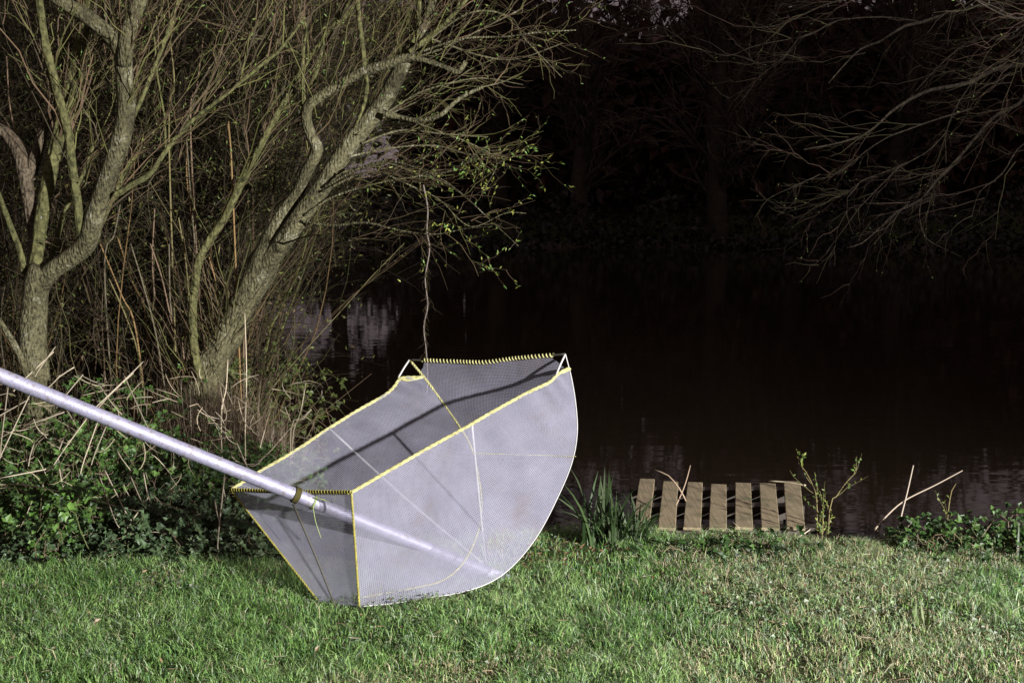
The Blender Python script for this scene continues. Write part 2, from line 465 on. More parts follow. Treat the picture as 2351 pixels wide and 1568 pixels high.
# ------------------------------------------------------------------ floodlight (off to the right of the frame)
def build_floodlight():
    px, py, pz = LAMP_POS
    gz = float(ground(px, py))
    t = thing('floodlight', 'portable floodlight on a tripod lighting the bank from the right', 'floodlight')
    V, Fc = tube1([[px, py, gz + .45], [px, py, pz - .16]], .018, 10, 0); Geo().add(V, Fc).build('pole', M_ROD_DARK, t)
    for k in range(3):
        a = k * 2.094 + .4
        V, Fc = tube1([[px, py, gz + .9], [px + .62 * math.cos(a), py + .62 * math.sin(a), float(ground(px + .62 * math.cos(a), py + .62 * math.sin(a))) + .01]], .013, 8, 0)
        Geo().add(V, Fc).build('leg', M_ROD_DARK, t)
    d = norm(np.array(LAMP_AIM) - np.array(LAMP_POS)); back = np.array(LAMP_POS) - d * .06
    V, Fc = tube1([back - d * .16, back - d * .12, back - d * .02, back + d * .02], [.05, .10, .16, .17], 20, 0, cap=False)
    Geo().add(V, Fc).build('reflector', M_ROD_DARK, t)
    V, Fc = tube1([back - d * .30, back - d * .17], .05, 12, 0); Geo().add(V, Fc).build('housing', M_ROD_DARK, t)
    ld = bpy.data.lights.new('lamp', 'SPOT')
    ld.energy = LAMP_W; ld.color = (1.0, .99, .975); ld.spot_size = math.radians(88); ld.spot_blend = 1.0; ld.shadow_soft_size = .15
    lo = bpy.data.objects.new('lamp', ld); COL.objects.link(lo)
    lo.location = Vector(LAMP_POS)
    lo.rotation_euler = Vector(d).to_track_quat('-Z', 'Y').to_euler()
    lo.parent = t
build_floodlight()

# ------------------------------------------------------------------ the big net on its pole
def build_net():
    t = thing('scoop_net', 'large white mesh scoop net with yellow rope edges on a long metal pole', 'net')
    B = P(807, 1130, 6.10); C0 = P(825, 1392, 6.08); A = P(530, 1124, 6.60); C1 = P(735, 1384, 6.22)
    T1 = P(1298, 813, 6.70); T0 = P(940, 826, 7.22)
    n1 = norm(np.cross(T1 - C0, B - C0)); n2 = norm(np.cross(T0 - C1, A - C1))
    S1 = lambda x, y: on_plane(x, y, C0, n1)
    S2 = lambda x, y: on_plane(x, y, C1, n2)
    O1 = crom([C0] + [S1(*p) for p in ((900, 1385), (980, 1372), (1060, 1359), (1130, 1334), (1184, 1292), (1236, 1226), (1282, 1138), (1313, 1062), (1325, 995), (1322, 930), (1312, 868))] + [T1], .02)
    O2 = crom([C1] + [S2(*p) for p in ((800, 1376), (880, 1362), (960, 1347), (1020, 1330), (1066, 1288), (1096, 1225), (1106, 1165), (1100, 1100), (1083, 1030), (1058, 984), (1010, 915), (975, 868))] + [T0], .02)
    def rs(c, n, upto=1.0):
        s = np.concatenate([[0], np.cumsum(np.linalg.norm(np.diff(c, axis=0), axis=1))]); s /= s[-1]
        u = np.linspace(0, upto, n)
        return np.column_stack([np.interp(u, s, c[:, i]) for i in range(3)])
    # top hems (cloth edge dips away from the corner rods)
    R1 = crom([B] + [S1(*p) for p in ((900, 1076), (985, 1027), (1062, 985), (1140, 940), (1210, 902), (1262, 877), (1283, 857), (1306, 846))], .02)
    R2 = crom([A] + [S2(*p) for p in ((600, 1080), (680, 1033), (755, 983), (830, 937), (885, 906), (908, 884), (922, 868), (972, 866))], .02)
    # where the side cloth meets the curved rod: a little short of the corner
    def side(name, R, O, n, bulge, lab):
        N, K = 220, 40
        Rr = rs(R, N); Oo = rs(O, N, .965)
        v = np.linspace(0, 1, K)[None, :, None]
        G = Rr[:, None] * (1 - v) + Oo[:, None] * v
        u = np.linspace(0, 1, N)[:, None]; vv = np.linspace(0, 1, K)[None]
        w = np.sin(math.pi * u ** .9) * np.sin(math.pi * vv) * bulge
        hang = np.exp(-((u - .86) / .16) ** 2) * np.exp(-vv * 2.2)
        w = w + .0085 * hang * np.sin(u * 78 + 3 * vv + 4 * np.sin(u * 13)) + .006 * np.exp(-vv * 3) * np.sin(u * 41 + 1.3) + .006 * (vnoise(u * 6 + 0 * vv, vv * 5 + 0 * u, 1, 3) - .5)
        G = G + n[None, None] * w[..., None]
        return cloth(name, G, lab)
    def cloth(name, G, lab=None):
        N, K, _ = G.shape
        du = np.linalg.norm(np.diff(G, axis=0), axis=-1).mean(1); uu = np.concatenate([[0], np.cumsum(du)])
        dv = np.linalg.norm(np.diff(G, axis=1), axis=-1)
        vv = np.concatenate([np.zeros((N, 1)), np.cumsum(dv, axis=1)], 1)
        C = np.stack([np.broadcast_to(uu[:, None], (N, K)), vv, np.zeros((N, K))], -1).reshape(-1, 3)
        ii, jj = np.meshgrid(np.arange(N - 1), np.arange(K - 1), indexing='ij'); q = (ii * K + jj).ravel()
        me = mesh_from(name, G.reshape(-1, 3), np.stack([q, q + 1, q + K + 1, q + K], -1), C, True)
        o = obj(name, me, M_NET, t)
        if lab: o['label'] = lab
        return o
    side('side_panel', R1, O1, n1, .02, 'pale lavender side of the net turned to the viewer')
    side('side_panel', R2, O2, n2, .015, 'far side of the net seen through its open top')
    # curved base and back between the two rods
    v1 = np.linspace(0, 1, 34)
    f1, f2 = rs(O1, 600), rs(O2, 600); u6 = np.linspace(0, 1, 600)
    cut = np.clip(np.minimum(v1 / .075, (1 - v1) / .095), 0, 1); cut = 1 - .045 * (1 - cut) ** .7 - .002
    uq = np.linspace(0, 1, 90)[:, None] * cut[None]
    i3 = lambda f: np.stack([np.interp(uq, u6, f[:, i]) for i in range(3)], -1)
    v = v1[None, :, None]
    G = i3(f1) * (1 - v) + i3(f2) * v
    uu = np.linspace(0, 1, 90)[:, None]; vv = np.linspace(0, 1, 34)[None]
    G[..., 2] -= .028 * np.sin(math.pi * vv) * (uu > .6) * (uu - .6) / .4
    G[..., 2] = np.maximum(G[..., 2], ground(G[..., 0], G[..., 1]) + .012)
    cloth('back_panel', G, 'curved back and base of the net, dark inside')
    u = np.linspace(0, 1, 40)[:, None, None]; v = np.linspace(0, 1, 40)[None, :, None]
    G = (A * (1 - u) + B * u) * (1 - v) + (C1 * (1 - u) + C0 * u) * v
    G = G + norm(np.cross(B - A, C0 - B)) * (.012 * np.sin(math.pi * u) * np.sin(math.pi * v))
    cloth('front_panel', G, 'grey shaded front panel below the pole')
    # yellow bound hems: a thick braid, two strands round each other
    def braid(name, c, r, mat, turns_per_m=55, strands=3, parent=t):
        c = rs(c, max(20, int(np.linalg.norm(np.diff(c, axis=0), axis=1).sum() / .004)))
        T = norm(np.gradient(c, axis=0)); A_ = norm(np.cross(T, np.array([.2, .3, .93]))); B_ = np.cross(T, A_)
        s = np.concatenate([[0], np.cumsum(np.linalg.norm(np.diff(c, axis=0), axis=1))])
        g = Geo()
        for k in range(strands):
            ph = s * turns_per_m * 2 * math.pi / 3 + k * 2 * math.pi / strands
            pts = c + (A_ * np.cos(ph)[:, None] + B_ * np.sin(ph)[:, None]) * r * .55
            V, Fc = tubes(pts[None], np.full((1, len(pts)), r * .6), 5); g.add(V, Fc)
        return g.build(name, mat, parent)
    braid('rope_edge', R1, .0085, M_ROPE, 30)
    braid('rope_edge', R2, .0085, M_ROPE, 30)
    braid('rope_edge', np.array([B, C0]), .0055, M_ROPE_OLD)
    braid('rope_edge', np.array([A, C1]), .005, M_ROPE_OLD)
    # whipped rims: a rod with a rope wound round it
    def whip(c, r_rod, r_rope, pitch, m_rod, m_rope, a=0, b_=1):
        c = np.asarray(c)
        V, Fc = tube1(c, r_rod, 10, .05); rod = Geo().add(V, Fc).build('rim_rod', m_rod, t)
        L = np.linalg.norm(c[-1] - c[0])
        n = int(L * (b_ - a) / pitch) * 14
        u = np.linspace(a, b_, n)
        p = rs(c, 400); p = np.column_stack([np.interp(u, np.linspace(0, 1, 400), p[:, i]) for i in range(3)])
        T = norm(np.gradient(p, axis=0)); A_ = norm(np.cross(T, np.array([.1, .2, .97]))); B_ = np.cross(T, A_)
        ph = np.arange(n) / 14 * 2 * math.pi + 1.1 * np.sin(np.arange(n) * .031) + .6 * np.sin(np.arange(n) * .013 + 1)
        p = p + (A_ * np.cos(ph)[:, None] + B_ * np.sin(ph)[:, None]) * (r_rod + r_rope * .7)
        V, Fc = tubes(p[None], np.full((1, n), r_rope), 5)
        Geo().add(V, Fc).build('rope_lashing', m_rope, rod)
    whip([A, (A + B) / 2 + np.array([0, 0, -.004]), B], .0075, .0027, .019, M_ROPE_DARK, M_ROPE_OLD)
    mid = (T0 + T1) / 2 + np.array([0, 0, -.028])
    whip(crom([T0, T0 * .7 + T1 * .3 + np.array([0, 0, -.018]), mid, T0 * .3 + T1 * .7 + np.array([0, 0, -.012]), T1], .05), .0055, .0042, .021, M_ROD_DARK, M_ROPE, .09, .93)
    # frame rods following the two curved edges up to the top corners
    for c, rr0, mt in ((O1, .0030, M_ROD), (O2, .003, M_ROPE_OLD)):
        V, Fc = tube1(rs(c, 60), rr0, 8, .05); Geo().add(V, Fc).build('frame_rod', mt, t)
    for a_, b_ in ((T1, S1(1276, 862)), (T0, S2(914, 868))):
        V, Fc = tube1([a_, (a_ + b_) / 2 + np.array([0, 0, .004]), b_], .0052, 8, .04); Geo().add(V, Fc).build('corner_rod', M_ROD, t)
    V, Fc = tube1(crom([S1(1283, 857), S1(1296, 853), S1(1309, 846)], .01), .008, 8, .02); Geo().add(V, Fc).build('corner_hem', M_ROPE, t)
    V, Fc = tube1(crom([S2(914, 868), S2(940, 873), S2(975, 864)], .01), .008, 8, .02); Geo().add(V, Fc).build('corner_hem', M_ROPE, t)
    hb = rs(O2, 100)[88:99]; braid('rope_edge', hb + norm(n2) * 0, .007, M_ROPE)
    braid('rope_edge', rs(O2, 100)[66:90], .0055, M_ROPE)
    # pole: straight, its end on the base inside the net
    tip = P(1116, 1312, 6.60)
    left = P(0, 862, 5.72)
    d = norm(left - tip)
    far_end = left + d * 1.9
    V, Fc = tube1([tip, tip + d * .01, (tip + far_end) / 2, far_end], [.029, .0335, .0335, .0335], 28, .25); Geo().add(V, Fc).build('pole', M_POLE, t)
    s = np.dot((A + B) / 2 - tip, d); cr = tip + d * s
    V, Fc = tube1([cr - d * .012, cr + d * .012], [.0365, .0365], 24, 0); Geo().add(V, Fc).build('pole_collar', M_ROPE_DARK, t)
    # lashing of old rope round pole and rim
    nn = 7 * 18; ph = np.arange(nn) / 18 * 2 * math.pi
    A_ = norm(np.cross(d, np.array([0, 0, 1.0]))); B_ = np.cross(d, A_)
    p = cr + d * (np.linspace(-.014, .014, nn))[:, None] + (A_ * np.cos(ph)[:, None] + B_ * np.sin(ph)[:, None]) * .0385
    V, Fc = tubes(p[None], np.full((1, nn), .0036), 6); Geo().add(V, Fc).build('pole_lashing', M_ROPE_DARK, t)
    # struts from mid rims to the pole's end
    m1, m2_ = S1(1083, 972), S2(755, 983)
    for m_ in (m1, m2_):
        V, Fc = tube1([m_, (m_ + tip) / 2, tip + np.array([0, 0, .03])], .0062, 8, .1); Geo().add(V, Fc).build('strut', M_ROD, t)
    # rod down the middle of the front; its dark colour stands in for backlit shade
    bot = (C0 + C1) / 2 + np.array([-.0, -.03, -.01])
    off = norm(np.cross(B - A, C0 - B)); off = off * (-1 if off[1] > 0 else 1)
    V, Fc = tube1([cr + np.array([0, 0, -.04]) + off * .022, (cr + bot) / 2 + off * .022, bot + off * .014], .0056, 8, .1); Geo().add(V, Fc).build('front_rod', M_ROD_DARK, t)
    # seams
    def stitch(pts, off_n, L=.012, gap=.018, mat=M_ROPE, r=.0016):
        c = crom(np.array(pts), .01); s = np.linalg.norm(np.diff(c, axis=0), axis=1).sum(); n = int(s / gap)
        a = rs(c, n * 2 + 1) + off_n
        rr = a[::2][:n]; e = a[1::2][:n]
        pts = np.stack([rr, (rr + e) / 2 + off_n * .15, e], 1)
        V, Fc = tubes(pts, np.full((len(pts), 3), r), 4)
        return Geo().add(V, Fc).build('seam', mat, t)
    sgn = n1 if n1[1] < 0 else -n1
    stitch([S1(1090, 1040), S1(1200, 1043), S1(1322, 1047)], sgn * .013, gap=.014)
    stitch([S1(1084, 985), S1(1100, 1100), S1(1130, 1320)], -sgn * .01, mat=M_ROD)
    c2 = rs(O2, 100)
    braid('seam', c2[0:50], .004, M_ROPE)
    braid('seam', c2[50:67], .0035, M_ROPE)
    # loose green cord tied round the pole
    k0 = tip + d * (s - .10)
    ph = np.linspace(0, 4 * math.pi, 40)
    loop = k0 + d * np.linspace(0, .01, 40)[:, None] + (A_ * np.cos(ph)[:, None] + B_ * np.sin(ph)[:, None]) * .037
    g = Geo(); V, Fc = tubes(loop[None], np.full((1, 40), .003), 5); g.add(V, Fc)
    tail = crom([k0 + np.array([0, -.03, .03]), k0 + np.array([.04, -.045, .028]), k0 + np.array([.10, -.05, .012])], .01)
    V, Fc = tube1(tail, .003, 6, .02); g.add(V, Fc)
    V, Fc = tube1([k0 + np.array([0, -.035, 0]), k0 + np.array([.012, -.045, -.08]), k0 + np.array([.04, -.05, -.17])], .0022, 6, .03); g.add(V, Fc)
    g.build('tie_cord', M_CORD, t)
    return t
build_net()

# ------------------------------------------------------------------ lawn
FOOT = [P(735, 1384, 6.22)[:2], P(775, 1395, 6.08)[:2], P(825, 1392, 6.06)[:2], P(980, 1372, 6.22)[:2], P(1130, 1334, 6.45)[:2]]
def blades(n, xr, yr, r, hmul=1.0, keep=None, wmul=1.0):
    x = r.uniform(*xr, n); y = r.uniform(*yr, n)
    dens = vnoise(x + 3, y + 8, 2.2, 3)
    ok = (y < shore(x) + .10) & (r.random(n) < np.clip(.35 + 1.3 * (dens - .22), .25, 1))
    bare = np.hypot((x - .22) / .45, (y - 7.12) / .28) + .9 * (vnoise(x, y, 6, 2) - .5)
    ok &= (bare > 1) | (r.random(n) < .18)
    worn = np.hypot((x - 1.75) / .75, (y - 4.95) / .35) + 1.2 * (vnoise(x, y, 4, 3) - .5)
    ok &= (worn > 1) | (r.random(n) < .5)
    if keep is not None: ok &= keep(x, y)
    x, y = x[ok], y[ok]; n = len(x)
    z = ground(x, y)
    cl = vnoise(x, y, 3.1, 3); c2 = vnoise(x + 20, y + 31, 9, 2)
    edge = np.clip(1 - (shore(x) - y) / .5, 0, 1)
    dry = vnoise(x + 11, y - 5, 1.3, 4) + .09 * np.clip((x - .2) / 2.0, -1, 1)
    h = (.024 + .056 * r.random(n) ** 1.8) * (.32 + 1.4 * c2) * hmul * (1 + .25 * edge) * np.where(dry > .56, .85, 1.1)
    dn = np.full(n, 9.0)
    for q0, q1 in zip(FOOT[:-1], FOOT[1:]):
        e = q1 - q0; tt = np.clip(((x - q0[0]) * e[0] + (y - q0[1]) * e[1]) / (e @ e), 0, 1)
        dn = np.minimum(dn, np.hypot(x - q0[0] - tt * e[0], y - q0[1] - tt * e[1]))
    h = h * np.clip(.30 + dn / .22, .30, 1)
    az = 2 * math.pi * (cl * 3 + r.normal(0, .30, n)); lean = r.uniform(.25, 1.6, n) * (.6 + .7 * c2)
    d = np.stack([np.cos(az), np.sin(az), np.zeros(n)], -1)
    up = np.array([0, 0, 1.0])
    fa = r.uniform(0, math.pi, n); wv = np.stack([np.cos(fa), np.sin(fa), np.zeros(n)], -1) * (r.uniform(.0013, .0029, n) * wmul)[:, None]
    p0 = np.stack([x, y, z - .004], -1)
    H = h[:, None]; Ln = lean[:, None]
    p1 = p0 + up * H * .55 + d * H * .22 * Ln
    p2 = p0 + up * H * (1 - .28 * np.clip(Ln, 0, 1.3)) + d * H * .85 * Ln
    V = np.stack([p0 - wv, p0 + wv, p1 + wv * .8, p1 - wv * .8, p2], 1).reshape(-1, 3)
    o = (np.arange(n) * 5)[:, None]
    Fc = np.concatenate([o + [[0, 1, 2]], o + [[0, 2, 3]], o + [[3, 2, 4]]], 0)
    g1 = np.array([.135, .26, .055]); g2 = np.array([.28, .41, .14]); g3 = np.array([.065, .15, .05]); br = np.array([.36, .31, .19]); gy_ = np.array([.30, .36, .24])
    t = np.clip(vnoise(x - 7, y + 3, 1.6, 3) * 1.7 - .35 + r.normal(0, .18, n), 0, 1)[:, None]
    c = g1 * (1 - t) + g2 * t
    q = r.random(n)
    c[q < .22] = g3
    c[(q > .22) & (q < .30 + .22 * np.clip((x + .4) / 2.0, 0, 1))] = gy_
    pd = np.clip((dry - .50) * 2.6, .05, .36)
    c[r.random(n) < pd] = br
    c = c * r.uniform(.7, 1.25, n)[:, None]
    return V, Fc, rep(c, 5)
r = np.random.default_rng(5)
g = Geo()
inlawn = lambda x, y: (y < 6.95 + .12 * np.sin(x * 3)) | (x > -.95)
for n, xr, yr, hm in ((330000, (-2.9, 3.3), (4.7, 7.8), 1.0), (40000, (-4.6, -2.9), (4.0, 7.2), 1.0), (40000, (3.3, 5.2), (4.0, 7.8), 1.0), (30000, (-3.2, 3.4), (3.6, 4.7), 1.0)):
    V, Fc, C = blades(n, xr, yr, r, hm, inlawn); g.add(V, Fc, C)
# taller rough grass along the bank edge
V, Fc, C = blades(22000, (-.9, 4.6), (7.0, 7.55), r, 1.1, None, 1.1); g.add(V, Fc, C)
o = g.build('lawn_grass', M_GRASS, None, False, 'stuff'); tag(o, 'short rough green lawn grass with dry straw patches', 'grass')

# small broad-leaved weeds among the grass
def weeds(n, xr, yr, r, L=(.012, .03)):
    x = r.uniform(*xr, n); y = r.uniform(*yr, n)
    ok = (vnoise(x + 50, y + 9, 1.7, 3) > .52) & (y < shore(x) + .05) & inlawn(x, y)
    x, y = x[ok], y[ok]; n = len(x)
    p = np.stack([x, y, ground(x, y) + r.uniform(.008, .04, n)], -1)
    az = r.uniform(0, 2 * math.pi, n); d = np.stack([np.cos(az), np.sin(az), r.uniform(-.3, .5, n)], -1)
    nn = norm(np.stack([r.normal(0, .35, n), r.normal(-.2, .35, n), np.ones(n)], -1))
    l = r.uniform(*L, n)
    V, Fc = leaves(p, d, nn, l, l * r.uniform(.7, 1.0, n), .2, .1)
    c = np.array([.13, .19, .095]) * r.uniform(.6, 1.3, n)[:, None]
    k = r.random(n) < .2; c[k] = np.array([.24, .26, .2]) * r.uniform(.7, 1.2, k.sum())[:, None]
    return V, Fc, rep(c, 5)
V, Fc, C = weeds(16000, (-3.4, 4.2), (4.4, 7.6), r)
o = Geo().add(V, Fc, C).build('lawn_weeds', M_LEAF, None, False, 'stuff'); tag(o, 'small grey-green broad leaved weeds spread through the lawn', 'weeds')

# ------------------------------------------------------------------ willows
LEAFG = np.array([.17, .21, .045]); LEAFB = np.array([.13, .24, .05])
def limb(parent, name, pts, Y0, Y1, k=12, mat=M_BARK, bmp=.10, seed=0, store=None, rs_=.93, lab=None):
    """pts: (x, y, width) on the working grid; depth runs Y0 -> Y1"""
    n = len(pts)
    L = np.concatenate([[0], np.cumsum([math.hypot(pts[i + 1][0] - pts[i][0], pts[i + 1][1] - pts[i][1]) for i in range(n - 1)])]); L /= L[-1]
    W = []; R = []
    for (x, y, w), s in zip(pts, L):
        Yd = Y0 + (Y1 - Y0) * s + .03 * math.sin(s * 9 + seed)
        W.append(P(x, y, Yd)); R.append(w * .5 * Yd / F_PX * rs_)
    W = np.array(W); R = np.array(R)
    V, Fc = tube1(W, R, k, max(.02, R.mean() * .5), True, bmp, seed)
    o = Geo().add(V, Fc).build(name, mat, parent)
    if lab: o['label'] = lab
    if store is not None: store.append(W)
    return W

def twig_part(parent, sets, colr, r, name='twigs', k=3):
    g = Geo()
    for pts, R in sets:
        V, Fc = tubes(pts, R, k)
        c = np.asarray(colr) if np.asarray(colr).ndim == 2 else np.asarray(colr)[None]
        cc = c[r.integers(0, len(c), len(pts))] * r.uniform(.65, 1.3, (len(pts), 1))
        g.add(V, Fc, rep(cc, pts.shape[1] * k))
    return g.build(name, M_TWIG, parent, False, 'stuff')

def leaf_part(parent, sets, n, r, L=(.018, .04), wr=.28, cols=(LEAFG, LEAFB), tmin=.35, name='leaves', sel=None):
    par = np.concatenate([s[0] if s[0].shape[1] == 6 else resample(list(s[0]), 6) for s in sets])
    if sel is not None: par = par[sel(par)]
    M, K, _ = par.shape
    pi = r.integers(0, M, n); t = r.uniform(tmin, 1, n) * (K - 1.001); i = t.astype(int); f = (t - i)[:, None]
    p = par[pi, i] * (1 - f) + par[pi, i + 1] * f
    tan = norm(par[pi, i + 1] - par[pi, i])
    d = norm(tan * .8 + r.normal(size=(n, 3)) * .7 + np.array([0, 0, .25])); nn = norm(r.normal(size=(n, 3)) + np.array([.3, -.6, .7]))
    l = r.uniform(*L, n)
    V, Fc = leaves(p, d, nn, l, l * wr, .15, .1)
    c = np.array(cols)[r.integers(0, len(cols), n)] * r.uniform(.6, 1.35, (n, 1))
    return Geo().add(V, Fc, rep(c, 5)).build(name, M_LEAF, parent, False, 'stuff')

TW = np.array([[.082, .060, .030], [.055, .042, .025], [.092, .090, .030], [.09, .058, .034]])

def build_left_willow():
    t = thing('willow_tree', 'many-stemmed willow at the left edge with cut grey-barked limbs', 'tree')
    S = []; r = np.random.default_rng(21)
    limb(t, 'trunk', [(92, 1000, 80), (88, 905, 70), (76, 800, 64), (78, 715, 62), (84, 650, 64), (96, 615, 52)], 9.25, 9.3, 18, M_BARK, .12, 1, S)
    limb(t, 'branch', [(84, 665, 50), (120, 622, 46), (165, 590, 46), (200, 555, 50), (220, 495, 47), (246, 415, 46), (274, 330, 46), (290, 250, 44), (286, 190, 42), (283, 130, 42), (262, 92, 38), (235, 66, 36), (195, 36, 38), (140, 4, 32), (70, -50, 28)], 9.28, 8.9, 16, M_BARK, .09, 2, S)
    limb(t, 'branch', [(284, 150, 34), (290, 100, 38), (303, 45, 38), (325, -10, 36), (352, -90, 32)], 9.02, 9.05, 14, M_BARK, .08, 3, S)
    limb(t, 'branch', [(70, 655, 34), (84, 590, 32), (94, 510, 34), (110, 420, 36), (130, 330, 34), (150, 240, 32), (168, 165, 30), (182, 112, 30), (197, 40, 28), (208, -40, 26)], 9.36, 9.55, 12, M_BARK_OLIVE, .05, 4, S)
    limb(t, 'branch', [(186, 540, 24), (178, 470, 23), (166, 390, 23), (156, 305, 22), (132, 212, 21), (106, 112, 20), (95, 40, 19), (84, -50, 18)], 9.2, 8.85, 12, M_BARK_OLIVE, .05, 5, S)
    limb(t, 'branch', [(72, 640, 26), (78, 560, 30), (76, 505, 34), (62, 430, 34), (46, 355, 34), (20, 312, 30), (-24, 285, 28)], 9.45, 9.5, 12, M_BARK_DEAD, .16, 6, S, lab='broken dead limb with flaking pink-brown wood')
    limb(t, 'branch', [(58, 430, 22), (72, 380, 24), (86, 335, 22), (95, 296, 12)], 9.48, 9.5, 10, M_BARK_DEAD, .18, 7, S)
    limb(t, 'branch', [(78, 400, 18), (104, 290, 20), (122, 215, 20), (140, 150, 21), (157, 95, 22)], 9.7, 9.75, 10, M_BARK, .1, 8, S)
    limb(t, 'branch', [(56, 640, 16), (48, 585, 16), (24, 520, 15), (-6, 440, 13)], 9.35, 9.2, 8, M_BARK_OLIVE, .06, 9, S)
    limb(t, 'branch', [(70, 880, 20), (44, 815, 18), (20, 770, 16), (-10, 725, 14)], 9.2, 9.0, 8, M_BARK, .08, 10, S)
    limb(t, 'branch', [(262, 450, 16), (302, 425, 16), (344, 400, 14), (375, 355, 13), (400, 322, 12), (442, 278, 12), (520, 216, 10), (600, 150, 9), (645, 112, 8), (700, 40, 7)], 9.1, 9.5, 8, M_BARK_OLIVE, .05, 11, S)
    limb(t, 'branch', [(296, 290, 12), (330, 215, 12), (352, 160, 11), (376, 100, 11), (404, 10, 10), (430, -70, 9)], 9.1, 9.4, 8, M_BARK_OLIVE, .05, 12, S)
    limb(t, 'branch', [(100, 640, 12), (128, 560, 14), (150, 480, 12), (190, 400, 11), (215, 330, 10)], 9.6, 9.9, 8, M_BARK_OLIVE, .05, 13, S)
    limb(t, 'branch', [(192, 560, 14), (230, 520, 12), (265, 440, 10), (300, 372, 8)], 9.6, 9.9, 8, M_BARK_OLIVE, .05, 13, S)
    par = resample(S, 8)
    up = par[[1, 2, 3, 4, 7, 10, 11, 12, 13]]
    a = twigs(r, up, 130, (.25, 1), (.5, 1.5), (.3, .9), (.12, .1, .55), (.004, .009), .10, 7, .2)
    b = twigs(r, a[0], 520, (.15, .95), (.2, .7), (.3, .9), (.05, 0, .25), (.002, .0042), .14, 6, .3)
    c = twigs(r, b[0], 700, (.2, 1), (.08, .3), (.4, 1.0), (0, 0, .1), (.0013, .0022), .16, 5, .3)
    twig_part(t, [a, b, c], TW, r)
    leaf_part(t, [b, c], 1400, r)
build_left_willow()

